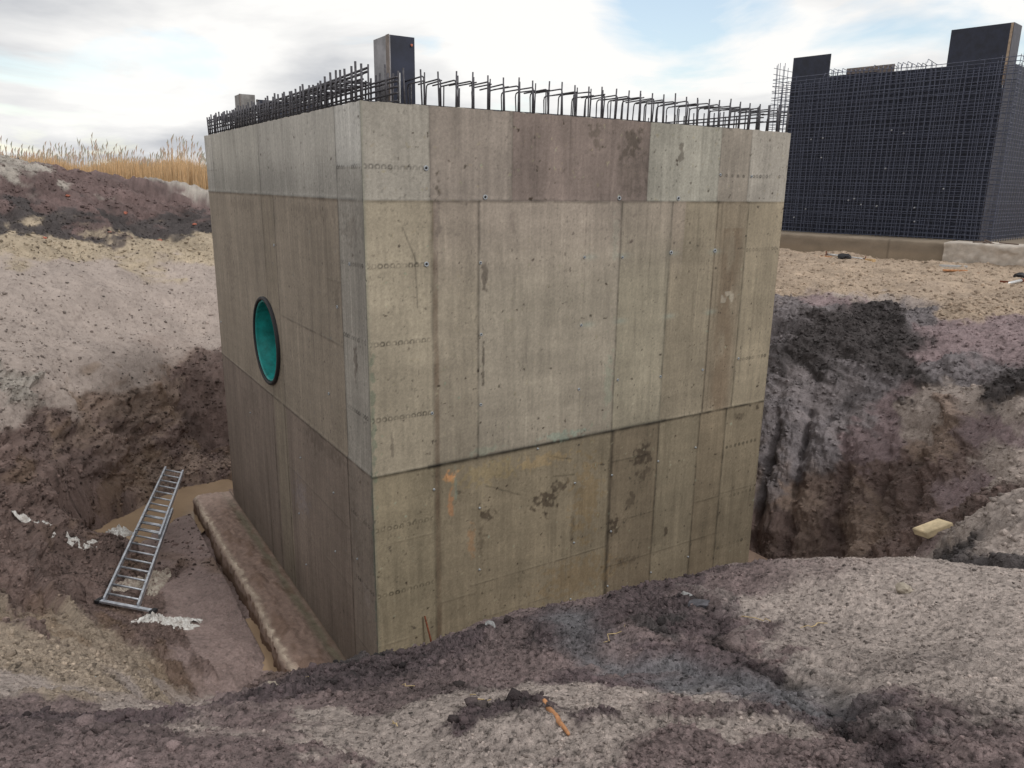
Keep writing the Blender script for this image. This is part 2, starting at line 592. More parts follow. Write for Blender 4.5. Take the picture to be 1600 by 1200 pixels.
def base_h(x, y):
    x = np.asarray(x, dtype=np.float64); y = np.asarray(y, dtype=np.float64); sh = x.shape; x = x.ravel(); y = y.ravel(); r = np.empty(x.size)
    for a in range(0, x.size, 60000):
        xs, ys = x[a:a+60000], y[a:a+60000]
        d = np.hypot(xs[:, None]-CX[None, :, 0], ys[:, None]-CX[None, :, 1])
        r[a:a+60000] = -d@WR[:_n]+WR[_n]+xs*WR[_n+1]+ys*WR[_n+2]
    R = np.hypot(x, y); t = smooth(38, 70, R); r = r*(1-t)+(-1.6)*t
    return r.reshape(sh)
KINDS = {  # albedo r g b, roughness of the surface, wetness
 'G': (.37, .335, .30, .9, 0), 'T': (.15, .105, .10, 1.0, 0), 'K': (.070, .060, .060, .85, .1), 'S': (.42, .345, .255, .6, 0), 'P': (.40, .335, .300, .18, 0),
 'D': (.185, .132, .117, .85, .15), 'B': (.29, .215, .175, .7, .1), 'W': (.125, .092, .096, .75, .25), 'L': (.42, .355, .322, .36, 0), 'V': (.225, .170, .165, .55, 0),
 'H': (.205, .182, .188, .7, .15), 'Q': (.275, .208, .212, .5, .1), 'Y': (.42, .325, .245, .55, 0), 'F': (.34, .255, .235, .14, .6), 'M': (.245, .215, .218, .55, 0), 'C': (.37, .30, .235, .65, 0)}
CK = [{'G2': 'H', 'P2': 'Q', 'S2': 'Y'}.get(k, k) for k in CK]
XP = [l.split() for l in CP2.strip().split('\n') if l]
KX = np.array([[float(a[0]), float(a[1]), float(a[2])] for a in XP] or np.zeros((0, 3))).reshape(-1, 3); KXK = [a[3] for a in XP]
LADDER = [Vector((-5.329, 9.020, -5.340)), Vector((-4.813, 8.875, -5.340)), Vector((-6.385, 13.224, -5.150)), Vector((-5.933, 13.047, -5.150))]
PUD = [(-6.63, 11.47), (-6.57, 11.89), (-6.33, 12.42), (-5.95, 13.30), (-5.49, 13.72)]
def az_rings():
    a = np.concatenate([np.linspace(-180, -50, 60, endpoint=False), np.linspace(-50, 50, 1400, endpoint=False), np.linspace(50, 180, 61)])
    def seg(a0, a1, s): return a0*np.exp(np.arange(0, math.log(a1/a0), s))
    r = np.concatenate([seg(.3, 1.25, .12), seg(1.25, 8.5, .0036), seg(8.5, 17, .0019), seg(17, 27, .003), seg(27, 60, .012), seg(60, 900, .06), [900.]])
    return np.radians(a), r
AZ, RR = az_rings(); NA, NR = len(AZ), len(RR)
GX = np.sin(AZ)[:, None]*RR[None]; GY = np.cos(AZ)[:, None]*RR[None]
GZ = base_h(GX, GY)
def kind_field(x, y, z):
    """roughness, wetness and colour of the soil by nearest marked samples, borders broken up by noise"""
    lab = [i for i, k in enumerate(CK) if k in KINDS]
    P = np.vstack([np.c_[CX[lab], CZ[lab]*1.3], KX*np.array([1, 1, 1.3])]).astype(np.float32); Kv = np.array([KINDS[CK[i]] for i in lab]+[KINDS[k] for k in KXK], dtype=np.float32)
    Rr = np.hypot(x, y); s = np.clip(Rr/10, .35, 2.0)
    wx = fbm(x*1.1/s, y*1.1/s, z*2.2, 5, .58)*.62*s; wy = fbm(x*1.1/s+40, y*1.1/s, z*2.2+9, 5, .58)*.62*s; wz = fbm(x*.9, y*.9+30, z*1.8, 5, .6)*.22*s
    Q = np.c_[(x+wx).ravel(), (y+wy).ravel(), ((z+wz)*1.3).ravel()].astype(np.float32); o = np.empty((len(Q), 5), dtype=np.float32)
    sc_ = (1/np.clip(np.hypot(Q[:, 0], Q[:, 1]), 1.5, 30)).astype(np.float32)
    for a in range(0, len(Q), 50000):
        q = Q[a:a+50000]; d2 = ((q[:, None]-P[None])**2).sum(-1)*(sc_[a:a+50000, None]**2)+2e-4
        ww = d2**-4.2; ww /= ww.sum(1)[:, None]; o[a:a+50000] = ww@Kv
    o[np.hypot(Q[:, 0], Q[:, 1]) > 45] = KINDS['Y']
    return o.reshape(x.shape+(5,))
R0_ = np.hypot(GX, GY); KF = kind_field(GX, GY, GZ); ROUGH = np.where((GX > 2.4) & (R0_ > 5.6) & (R0_ < 17), np.maximum(KF[..., 3], .55), KF[..., 3]); WET = KF[..., 4].copy(); SOIL = KF[..., :3].copy()
R0 = np.broadcast_to(RR[None], GX.shape)
def seg_dist(x, y, pts):
    best = np.full(x.shape, 1e9); 
    for (x0, y0), (x1, y1) in zip(pts[:-1], pts[1:]):
        dx, dy = x1-x0, y1-y0; t = np.clip(((x-x0)*dx+(y-y0)*dy)/(dx*dx+dy*dy+1e-9), 0, 1)
        best = np.minimum(best, np.hypot(x-x0-t*dx, y-y0-t*dy))
    return best
near = smooth(5.6, 4.6, R0)
wob = fbm(GX*3, GY*3, GZ*3, 3)
# rill running down the mound, dark in its bed with pale crumbly banks; and a grey damp band beside it
TR = [(.96, 3.85), (1.0, 3.43), (.98, 3.0), (1.02, 2.63), (1.07, 2.29), (1.02, 1.95), (.98, 1.55)]
td = seg_dist(GX+wob*.10+.05*np.sin(GY*5), GY, TR); rill = np.exp(-(td/.045)**2)*near*smooth(-.5, .1, wob+.2); bank = np.exp(-((td-.13)/.05)**2)*near*(GX > .98)
GZ = GZ-.028*rill+.012*bank*(1+wob)
SOIL = SOIL*(1-.72*rill[..., None]); SOIL = SOIL+(np.array([.31, .27, .25])-SOIL)*(.55*bank*(wob > -.1))[..., None]
gd = seg_dist(GX+wob*.12, GY+wob*.1, [(.30, 3.75), (.40, 3.2), (.6, 2.86), (.75, 2.62), (.95, 2.4), (1.0, 2.1)]); gb = np.exp(-(gd/.12)**2)*near
SOIL = SOIL+(np.array([.17, .168, .18])-SOIL)*(.85*gb)[..., None]; GZ = GZ-.03*gb; ROUGH = ROUGH*(1-.4*gb)
for (cx, cy, rx, ry, am) in ((-.36, 3.6, .35, .3, .7), (-.85, 2.95, .3, .16, .75), (-.55, 3.15, .3, .2, .6), (-1.55, 2.15, .22, .2, .8), (.0, 2.22, .1, .16, .8), (.95, 3.62, .16, .14, .9),
                          (1.25, 3.15, .25, .18, .35), (.25, 3.3, .3, .2, .4), (-.25, 2.75, .25, .15, .4), (1.35, 1.75, .35, .12, .5), (-1.15, 1.9, .3, .15, .35), (1.5, 2.5, .25, .12, .25)):
    g = np.exp(-((GX+wob*.15-cx)/rx)**2-((GY+wob*.15-cy)/ry)**2)*near*am; SOIL = SOIL+(np.array([.085, .066, .07])-SOIL)*g[..., None]; ROUGH = ROUGH+g*.6
# bucket-tooth grooves down the right-hand bank
gx0, gy0, gx1, gy1 = 3.3, 10.95, 5.9, 9.6
L_ = math.hypot(gx1-gx0, gy1-gy0); tx, ty = (gx1-gx0)/L_, (gy1-gy0)/L_
tt = (GX-gx0)*tx+(GY-gy0)*ty; nn_ = (GX-gx0)*(-ty)+(GY-gy0)*tx
tw = tt+.10*fbm(GX*.9, GY*.9, GZ*1.0, 2)
gm = smooth(-1.6, -.6, tt)*smooth(L_+.6, L_-.5, tt)*smooth(-5.6, -5.2, GZ)*smooth(-3.2, -3.9, GZ+.25*fbm(GX, GY, GZ, 2))*smooth(-1.2, -.4, nn_)*(R0 < 17)*(GX > 2.5)
groove = np.abs(np.sin(tw*math.pi/.50+.6*np.sin(tw*2.3))); gdp = (1-groove)**1.6
# large lumps everywhere on the rough soils, smooth rolling on the graded slopes
farf = np.clip(R0/9, .3, 2.2)
def pn(s, o, g=.5, dz=0): return fbm(GX*s, GY*s, GZ*s+dz, o, g)
dx_ = np.gradient(GX, axis=1); dy_ = np.gradient(GY, axis=1); ex = np.stack([dx_, dy_, np.gradient(GZ, axis=1)], -1)
ey = np.stack([np.gradient(GX, axis=0), np.gradient(GY, axis=0), np.gradient(GZ, axis=0)], -1)
NM = np.cross(ey, ex); NM /= np.linalg.norm(NM, axis=-1)[..., None]+1e-9; NM *= np.sign(NM[..., 2:3]+1e-9)
pitf = smooth(4.6, 6.5, R0)*smooth(34, 28, R0)
D = ROUGH*pitf*(.20*pn(.55, 2)+.13*pn(1.4, 3, .55, 3)+.07*np.abs(pn(4.0, 3, .55, 8)))
D += pitf*.05*pn(.8, 3)+pitf*.016*pn(6, 3)+pitf*(GX < 0)*(R0 > 12)*.10*np.abs(fbm(GX*.55+GY*.25, GY*.2-GX*.1, GZ*.3, 4, .55))
D += smooth(.4, .8, ROUGH)*pitf*.05*np.abs(pn(9.0, 2, .6))
flat = (1-pitf); flat_ = flat*(R0 < 8)
D += flat*(.045*pn(1.1, 3)+.018*np.abs(pn(2.6, 3, .6))+ROUGH*(.045*np.abs(pn(5, 4, .6))+(.006+.026*smooth(-.15,.45,pn(2.2, 3, .5, 40)))*np.abs(pn(20, 3, .6))+.011*np.abs(pn(60, 2, .7))))
D += flat*(R0 < 7)*(.006*np.abs(pn(30, 2)))
# diggings: horizontal ledges on the left bank below its crest
lm = smooth(.45, .8, ROUGH)*smooth(7.5, 9, R0)*smooth(18, 16.5, R0)*smooth(-5.4, -5.0, GZ)*(1-.7*gm)
D += lm*.16*(np.mod(GZ*1.5+.7*pn(.6, 3), 1)-.5)*(GX < 0)+lm*.09*fbm(GX*.9, GY*.9, GZ*5, 3, .6)
D += smooth(.4, .8, ROUGH)*pitf*smooth(19, 15, R0)*.034*np.abs(pn(19.0, 2, .6))
D -= gm*.25*gdp*(.9+.9*wob); D += gm*.05*np.abs(pn(7, 3, .6))
ribs = gm*smooth(.45, .85, groove)*smooth(-3.9, -4.5, GZ+.3*wob); SOIL = SOIL+(np.array([.25, .185, .15])-SOIL)*(.6*ribs*smooth(-.4, .3, fbm(tt*1.5, nn_, GZ, 2)))[..., None]  # groove relief painted in: ribs tinted tan where soft shading left it faint
fade = smooth(60, 30, R0); D *= fade
GX2 = GX+NM[..., 0]*D; GY2 = GY+NM[..., 1]*D; GZ2 = GZ+NM[..., 2]*D
# never rise through the tower's footing
TN = (-1.364, 7.070); dLx, dLy = -.53690374, .84364351; dRx, dRy = .84364351, .53690374
lu = (GX2-TN[0])*dLx+(GY2-TN[1])*dLy; ru = (GX2-TN[0])*dRx+(GY2-TN[1])*dRy
inside = (lu > -.75) & (lu < 7.2) & (ru > -.72) & (ru < 6.5)
GZ2 = np.where(inside, np.minimum(GZ2, -5.74), GZ2)
# hollow that holds the puddle, and the trodden strip the ladder lies on
pd = seg_dist(GX2+.15*wob, GY2+.15*wob, PUD); GXp = 0; pm_ = smooth(.62, .30, pd)*(R0 > 6)
GZ2 = np.where(pm_ > 0, np.minimum(GZ2, (GZ2-.02)*(1-pm_)+(-5.76+.02*wob)*pm_), GZ2)
lt = (LADDER[0]+LADDER[1])/2, (LADDER[2]+LADDER[3])/2; ldx, ldy = lt[1].x-lt[0].x, lt[1].y-lt[0].y
lpar = np.clip(((GX2-lt[0].x)*ldx+(GY2-lt[0].y)*ldy)/(ldx*ldx+ldy*ldy), -.08, 1.02); ld_ = np.hypot(GX2-lt[0].x-lpar*ldx, GY2-lt[0].y-lpar*ldy); lz = lt[0].z+(lt[1].z-lt[0].z)*lpar-.06
lm_ = smooth(.55, .32, ld_); GZ2 = np.where(lm_ > 0, np.minimum(GZ2, GZ2*(1-lm_)+(lz+.03*wob-.02)*lm_), GZ2)
# colour: soil kind x lumps of darker damp and paler dry crumbs
v1 = pn(1.1, 4, .6, 20); v2 = fbm(GX2*6, GY2*6, GZ2*6, 3, .6); v3 = fbm(GX2*26, GY2*26, GZ2*26, 2, .7)
amp = np.clip(ROUGH, .42, 1.1)
SOIL = SOIL*(1+amp*(.36*v1+.26*v2)+(.24+.28*amp)*v3*smooth(16, 5, R0))[..., None]
fl_ = smooth(.25, .6, fbm(GX2*45, GY2*45, GZ2*45, 2, .7))*flat_*(.6); SOIL *= (1-fl_)[..., None]
crumb = smooth(.32, .55, fbm(GX2*13, GY2*13, GZ2*13, 3, .65))*np.clip(1.1-np.abs(amp-.6), 0, 1)*pitf
SOIL *= (1-.28*crumb)[..., None]
# ochre and rust tints low on the left bank, yellow patch under the crest
oc = smooth(.22, .6, fbm(GX*.8+7, GY*.8, GZ*1.6, 3))*(GX < -2)*(R0 > 7)*(R0 < 17)*(GZ < -3.4)
SOIL = SOIL+(np.array([.22, .145, .085])-SOIL)*(.40*oc)[..., None]
SOIL = np.clip(SOIL, .022, .7)
V = np.stack([GX2, GY2, GZ2], -1).reshape(-1, 3)
Fg = grid_faces(NA, NR)
ctr = V[0:NA*NR:NR]; cen = np.array([[0, 0, float(ctr[:, 2].mean())]]); ci = len(V)
V = np.vstack([V, cen]); ring = np.arange(NA)*NR
Fc = np.stack([ring[:-1], ring[1:], np.full(NA-1, ci), np.full(NA-1, ci)], -1)
colv = np.vstack([np.concatenate([SOIL.reshape(-1, 3), 1-np.clip(WET.reshape(-1, 1), 0, 1)], 1), [[.15, .12, .12, 1]]])
me = np_mesh('ground', V, Fg, colv)
bmc = MB(); bmc.v = [tuple(V[i]) for i in ring]+[tuple(cen[0])]; bmc.f = [(i, (i+1) % NA, NA) for i in range(NA-1)]
mats = M_soil; me.materials.append(mats)
ground = tag(link('ground', me), kind='structure')
gc = bmc.build('ground_under_camera', M_soil); tag(gc, kind='structure')
def surf(x, y):
    a = math.atan2(x, y); r = math.hypot(x, y); i = int(np.clip(np.searchsorted(AZ, a), 1, NA-1)); j = int(np.clip(np.searchsorted(RR, r), 1, NR-1))
    return float(GZ2[i, j])
def surf_n(x, y):
    e = .06; return Vector((-(surf(x+e, y)-surf(x-e, y))/(2*e), -(surf(x, y+e)-surf(x, y-e))/(2*e), 1)).normalized()
# puddle at the foot of the left bank, small wet pool by the footing
m = bpy.data.materials.new('muddy water'); m.use_nodes = True; t = m.node_tree; b = t.nodes['Principled BSDF']
b.inputs['Base Color'].default_value = (.33, .24, .16, 1); b.inputs['Roughness'].default_value = .12; b.inputs['Specular IOR Level'].default_value = .35
tcw = t.nodes.new('ShaderNodeTexCoord').outputs['Object']; n = nd(t, 'ShaderNodeTexNoise', Scale=2.0, Detail=3.0); t.links.new(tcw, n.inputs['Vector'])
t.links.new(ramp(t, n.outputs['Fac'], [(.3, (.29, .205, .135)), (.7, (.37, .265, .175))]), b.inputs['Base Color'])
n = nd(t, 'ShaderNodeTexNoise', Scale=9.0, Detail=2.0); t.links.new(tcw, n.inputs['Vector'])
bp = nd(t, 'ShaderNodeBump', Strength=.15, Distance=.01); t.links.new(n.outputs['Fac'], bp.inputs['Height']); t.links.new(bp.outputs[0], b.inputs['Normal'])
q = MB(); q.v = [(-8.8, 10.4, -5.68), (-5.3, 10.6, -5.68), (-5.1, 12.2, -5.68), (-4.4, 15.2, -5.68), (-8.8, 15.8, -5.68)]; q.f = [(0, 1, 2, 3, 4)]
tag(q.build('water', m), kind='structure')
q = MB(); q.v = [(-3.4, 7.2, -5.70), (-2.3, 7.4, -5.70), (-3.35, 9.3, -5.70), (-3.9, 9.0, -5.70)]; q.f = [(0, 1, 2, 3)]
tag(q.build('puddle', m), kind='structure')
# ------------------------------------------------------------ the concrete tower (corner N, arms dL and dR)
NT = Vector((-1.364, 7.070, 0)); dL = Vector((-.53690374, .84364351, 0)); dR = Vector((.84364351, .53690374, 0))
WL, WRr, ZT, ZJ1, ZJ2, ZB = 6.65, 5.74, .710, -.136, -2.80, -5.427
def TP(l, r, z): return NT+dL*l+dR*r+Vector((0, 0, z))
def S(c): return tuple(((x/255+.055)/1.055)**2.4 if x > 10 else x/255/12.92 for x in c)
tower = empty('concrete_tower', TP(3, 3, ZB), 'tall square bare concrete shaft in the pit with a teal lined round opening', 'concrete shaft')
def face_tex(u, z, side):
    """colour, alpha, relief of a formed concrete face; u metres from the near corner, z height"""
    sh = u.shape; c = np.zeros(sh+(3,), dtype=np.float32); h = np.zeros(sh, dtype=np.float32); seed = 0 if side == 'R' else 50
    def cell(u0, u1, z0, z1, col, soft=0):
        m = (u >= u0) & (u < u1) & (z >= z0) & (z < z1); c[m] = S(col)
    if side == 'R':
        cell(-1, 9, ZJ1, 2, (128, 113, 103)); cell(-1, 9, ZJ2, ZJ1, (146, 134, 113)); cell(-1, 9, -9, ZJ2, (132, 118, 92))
        cell(-1, .67, ZJ1, 2, (151, 144, 131)); cell(.67, 1.58, ZJ1, 2, (136, 124, 112)); cell(1.58, 3.38, ZJ1, 2, (124, 108, 99)); cell(3.38, 4.51, ZJ1, 2, (146, 142, 128)); cell(4.51, 5.03, ZJ1, 2, (136, 126, 112)); cell(5.03, 9, ZJ1, 2, (147, 140, 128))
        cell(-1, .69, ZJ2, ZJ1, (148, 136, 113)); cell(1.2, 3.03, ZJ2, ZJ1, (148, 137, 118)); cell(3.03, 3.8, ZJ2, ZJ1, (146, 136, 113)); cell(3.8, 4.52, ZJ2, ZJ1, (141, 128, 104)); cell(4.52, 5.06, ZJ2, ZJ1, (137, 122, 98)); cell(5.06, 9, ZJ2, ZJ1, (146, 132, 106))
        cell(-1, .69, -9, ZJ2, (134, 121, 94)); cell(3.05, 3.8, -9, ZJ2, (123, 108, 84)); cell(3.8, 4.5, -9, ZJ2, (130, 117, 92)); cell(4.5, 5.0, -9, ZJ2, (125, 110, 85)); cell(5.0, 9, -9, ZJ2, (128, 114, 89))
    else:
        cell(-1, 9, ZJ1, 2, (166, 162, 153)); cell(-1, 9, ZJ2, ZJ1, (136, 123, 106)); cell(-1, 9, -9, ZJ2, (122, 107, 95))  # mid and low lifts darker: partly pit shade, painted into the concrete colour
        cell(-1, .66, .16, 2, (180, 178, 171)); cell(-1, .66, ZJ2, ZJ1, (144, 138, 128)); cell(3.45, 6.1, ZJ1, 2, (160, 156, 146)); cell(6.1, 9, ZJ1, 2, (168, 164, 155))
        cell(2.93, 3.5, -9, ZJ1, (132, 119, 101)); cell(-1, .66, -9, ZJ2, (126, 113, 101))
    lum = np.ones(sh, dtype=np.float32)
    def N1(su, sz, o=3, k=0, g=.5): return fbm(u*su+seed+k, z*sz+k*1.7, np.zeros(1, np.float32)+seed+k*.37, o, g)
    lum *= 1+.16*N1(1.0, .8, 4, 1)+.12*N1(7, .9, 3, 2)+.11*N1(28, 2.2, 3, 3)
    if side == 'R':
        mid = ((z > ZJ2) & (z < ZJ1)).astype(np.float32); lum *= 1+mid*.11*N1(1.2, 4.2, 2, 4)+(z < ZJ2)*.13*N1(2.0, 3.2, 4, 5)
        top = (z > ZJ1)&(u > .67); lum *= 1+top*(.13*N1(9, 1.0, 3, 6)+.10*smooth(0, .4, N1(2.2, 4, 3, 7)))
    else: lum *= 1-.30*smooth(.45, -.05, z+.05*N1(1.5, 0, 3, 8))*(z > ZJ1)
    # speckle of pits and cement skin
    sp = N1(42, 42, 2, 9, .7); lum *= 1+.16*sp; pit = smooth(.52, .66, N1(30, 22, 2, 10, .6))*smooth(-.25, .35, N1(1.6, 1.6, 3, 11)); lum *= 1-.30*pit; h -= .0015*pit
    br = smooth(.5, .7, N1(16, 16, 3, 12))*(z < ZJ1 if side == 'R' else z < 9); lum *= 1+.10*br
    def vline(uu, z0, z1, w=.012, d=.45, relief=.003, wob=.004):
        x = np.abs(u-uu-wob*N1(1, 3, 2, 13)); m = np.exp(-(x/w)**2)*((z > z0) & (z < z1)); m = m*(.75+.5*N1(3, 5, 2, 14)); np.multiply(lum, 1-np.clip(d*m, -.1, .9), out=lum); np.add(h, relief*m, out=h)
    def hline(zz, u0, u1, w=.011, d=.5, relief=.004):
        x = np.abs(z-zz-.004*N1(3, 1, 2, 15)); m = np.exp(-(x/w)**2)*((u > u0) & (u < u1))*(.75+.6*N1(5, 3, 2, 16)); np.multiply(lum, 1-np.clip(d*m, -.1, .9), out=lum); np.add(h, relief*m, out=h)
    def dots(zz, u0, u1, per=.062, r=.02, light=False):
        uu = (u+.01) % per-per/2; rr = np.hypot(uu, (z-zz-.012*N1(1.5, 0, 1, 17))*1.0); ringm = np.exp(-((rr-r)/.0075)**2)*(z > zz-.018)*((u > u0) & (u < u1))*(.7+.8*N1(9, 1, 2, 18)); np.multiply(lum, 1-np.clip(.75*ringm, -.2, .9), out=lum)
        core = np.exp(-(rr/.013)**2)*((u > u0) & (u < u1)); np.multiply(lum, 1+.18*core, out=lum); np.add(h, .004*ringm-.002*core, out=h)
    def tint(m, col, k):
        c[...] = c+(np.array(S(col), dtype=np.float32)-c)*(np.clip(m, 0, 1)*k)[..., None]
    def blob(cu, cz, ru, rz, th=.1, k=1, kk=20):
        g = np.exp(-((u-cu)/ru)**2-((z-cz)/rz)**2); return smooth(th, th+.35, g*(1.0)+.65*N1(13, 13, 3, kk)-.35)*k
    if side == 'R':
        for uu in (.67, 1.58, 3.38, 4.51, 5.03): vline(uu, ZJ1, 2, .011, .42)
        for uu in (.46, .6, 1.0, 1.3, 1.95, 2.3, 2.6, 2.95, 3.15): vline(uu, ZJ1+.02, 2, .006, .12, .001)
        for uu in (1.2, 3.03, 3.79, 4.54, 5.08): vline(uu, ZJ2, ZJ1, .014, .62)
        vline(2.54, ZJ2, ZJ1, .006, .16); vline(3.42, ZJ2, ZJ1, .006, .12); vline(4.62, ZJ2, ZJ1, .01, .25); vline(1.2, -9, ZJ2, .01, .15); vline(2.5, -9, ZJ2, .01, .14); vline(4.0, -4.6, ZJ2, .006, .2)
        band = np.exp(-((u-.715-.01*N1(1, 2, 2, 30))/.032)**4)*(z < ZJ1); tint(band*(.75+.6*N1(6, 3, 3, 31)), (88, 66, 46), .7); vline(.68, -9, ZJ1, .012, .35)
        for uu in (3.05, 3.80, 4.51, 5.0): vline(uu, -9, ZJ2, .016, .62, .006)
        tint(smooth(.3, .9, np.exp(-((u-3.05)/.05)**2)+.4*N1(9, 4, 2, 32))*(z < ZJ2), (60, 48, 36), .5)
        hline(ZJ1, -1, 9, .014, .5, .006); hline(ZJ1+.035, .67, 3.4, .008, -.10, .001)
        hline(ZJ2, -1, 9, .016, .75, .008); tint(np.exp(-((z-ZJ2)/.03)**2)*((u > .6) & (u < 3.9)), (40, 38, 30), .6)
        dots(.16, .02, .66); dots(.17, 5.05, 5.7, .06, .015); dots(-.73, .02, .6); dots(-1.47, .02, .66); dots(-2.22, .02, .66); dots(-.73, 5.1, 5.7, .06, .015); dots(-2.16, 5.1, 5.7, .06, .015)
        dots(-3.38, .02, .66, .07); dots(-4.12, .02, .66, .07); dots(-3.36, 5.02, 5.7, .08, .014); dots(-4.1, 5.02, 5.7, .08, .014); dots(-4.85, 5.02, 5.7, .08, .016); dots(.17, 4.53, 5.0, .1, .012)
        hline(-4.30, 1.1, 3.04, .009, .34); hline(-3.55, .1, .68, .006, .12); hline(-4.4, .75, 1.2, .008, .2); hline(-4.75, 1.2, 2.2, .007, .25); hline(-3.2, 3.05, 3.8, .012, .35); hline(-4.0, 3.05, 3.8, .008, .3); hline(-4.6, 3.05, 5, .008, .28); hline(-4.05, 4.5, 5.0, .01, .4); hline(-4.02, 5.0, 5.7, .008, .25); hline(-4.7, 0, .6, .008, .18)
        # thin cracks under the joint
        for (u0, z0, u1, z1) in ((1.3, -3.15, 1.75, -3.35), (2.45, -3.05, 2.2, -2.98), (2.2, -3.22, 2.5, -3.25), (.38, -.38, .52, -.72), (.5, -.62, .52, -1.15)):
            t_ = np.clip(((u-u0)*(u1-u0)+(z-z0)*(z1-z0))/((u1-u0)**2+(z1-z0)**2), 0, 1); dd = np.hypot(u-u0-t_*(u1-u0), z-z0-t_*(z1-z0)+.01*N1(8, 8, 1, 33)); lum *= 1-.45*np.exp(-(dd/.008)**2)
        # brown stain column, drips, rust, honeycomb
        tint(np.exp(-((u-4.83-.03*N1(2, 2, 2, 34))/.17)**4)*((z > ZJ2) & (z < -.45))*smooth(-.4, .25, .3+N1(4, 1.5, 3, 35)), (118, 98, 74), .75)
        tint(((u > 4.72) & (u < 4.95) & (z > -1.38) & (z < -1.24))*smooth(-.3, .1, N1(9, 9, 2, 36)), (165, 154, 134), .7)
        for (cu, cz, ru, rz, k) in ((.75, -.2, .05, .35, .8), (3.87, .38, .05, .17, .6), (2.62, .52, .09, .16, .55), (3.1, .5, .2, .17, .6), (1.27, -.85, .04, .2, .7), (1.26, -1.8, .018, .3, .7), (.9, -.45, .1, .03, .5), (3.15, .2, .25, .4, .3), (.22, -2.5, .02, .2, .5), (2.53, -.35, .02, .3, .4)):
            tint(blob(cu, cz, ru, rz, .12), (78, 68, 56), k)
        for (cu, cz, ru, rz, k) in ((2.07, -3.5, .22, .15, .95), (2.3, -3.36, .2, .08, .8), (1.3, -3.5, .13, .08, .9), (.96, -3.15, .07, .05, .7), (3.55, -3.2, .22, .18, .9), (3.6, -3.45, .16, .12, .6), (3.13, -4.05, .12, .16, .95), (3.4, -3.75, .1, .14, .6), (4.05, -4.35, .04, .09, .9), (1.6, -.35, .06, .16, .5), (3.35, -4.6, .25, .1, .5), (.4, -5.05, .04, .12, .8), (.16, -5.1, .03, .12, .8), (5.6, -2.86, .05, .05, .9), (5.3, -2.95, .2, .08, .5), (1.25, -3.72, .05, .3, .5), (2.5, -3.95, .04, .3, .5)):
            tint(blob(cu, cz, ru, rz, .15, 1, 40), (62, 48, 35), k*.8); 
        for (cu, cz, ru, rz, col, k) in ((.88, -2.95, .09, .07, (205, 140, 70), .95), (.86, -3.25, .05, .18, (170, 115, 62), .7), (1.13, -3.75, .07, .2, (150, 110, 66), .6), (2.05, -3.0, .5, .09, (158, 132, 84), .6), (1.35, -3.0, .5, .14, (150, 130, 84), .55), (2.7, -3.6, .25, .6, (134, 108, 62), .5), (2.6, -4.6, .7, .3, (132, 105, 60), .4), (.93, -3.1, .02, .3, (118, 128, 110), .6),
                                       (2.3, -2.74, .4, .06, (132, 150, 132), .6), (1.3, -2.74, .3, .05, (138, 145, 124), .5), (.03, -2.2, .03, .8, (98, 112, 90), .6), (2.95, -2.2, .08, .5, (140, 146, 124), .5), (2.95, -.5, .06, .3, (150, 152, 132), .5)):
            tint(blob(cu, cz, ru, rz, .1, 1, 60), col, k)
        for cz in (-.73, -1.48): 
            for cu in (2.56, 3.03, 3.8, 4.5): tint(np.exp(-((u-cu-.05)/.09)**2-((z-cz)/.03)**2), (136, 148, 134), .5)
        edge = np.exp(-(u/.02)**2); tint(edge, (104, 108, 92), .5)
        pk = smooth(-1.2, -.2, z)*(z < ZJ1)*(u > .7)*(u < 4); tint(pk, (150, 134, 122), .5)
    else:
        for uu in (.66, 3.46, 6.13): vline(uu, ZJ1, 2, .013, .6)
        vline(.9, .3, 2, .010, .3, .001)
        for uu in (.66, 2.93, 3.47): vline(uu, ZJ2, ZJ1, .013, .62)
        vline(6.05, ZJ2, ZJ1, .012, .3); vline(1.35, ZJ2, ZJ1, .008, .10); vline(5.8, ZJ2, -.4, .01, .12)
        for uu in (.69, 3.0, 3.58): vline(uu, -9, ZJ2, .014, .7, .006)
        vline(4.1, -9, ZJ2, .016, .30); vline(5.85, -9, ZJ2, .012, .25); vline(2.2, -9, ZJ2, .01, .14); vline(1.2, -9, ZJ2, .01, .12); vline(5.2, -9, ZJ2, .01, .12)
        hline(ZJ1, -1, 9, .016, .45, .008); hline(ZJ1+.03, -1, 9, .008, -.12, .002); hline(ZJ2, -1, 9, .016, .5, .009); hline(ZJ2+.03, -1, 3.2, .01, -.12, .002)
        dots(.16, .05, .66, .055, .018); dots(-.73, .05, .62, .055, .014); dots(-1.46, .05, .64, .055, .018); dots(-2.21, .05, .64, .055, .018); dots(-3.38, .05, .66, .06, .018); dots(-4.12, .05, .66, .06, .015); hline(-4.9, .1, .69, .008, .3)
        hline(-1.60, .68, 2.9, .012, .4); hline(-.95, .67, 1.1, .006, .25); hline(-3.63, .7, 2.9, .010, .28); hline(-4.35, .7, 2.6, .01, .18); hline(.19, 5.9, 6.65, .008, .2)
        for (cu, cz, ru, rz, k) in ((.5, -3.6, .2, .5, .25), (3.2, -2.3, .2, .3, .3), (1.5, -2.9, .9, .15, .4), (.8, -1.2, .1, .3, .25), (4.7, -3.2, .6, .3, .3), (.35, -1.7, .06, .2, .6), (5.5, -1.2, .4, .5, .25), (1.5, -.3, .8, .12, .2), (4.5, -.3, 1, .12, .2), (.33, -.4, .3, .2, .3)):
            tint(blob(cu, cz, ru, rz, .1, 1, 40), (84, 72, 62), k)
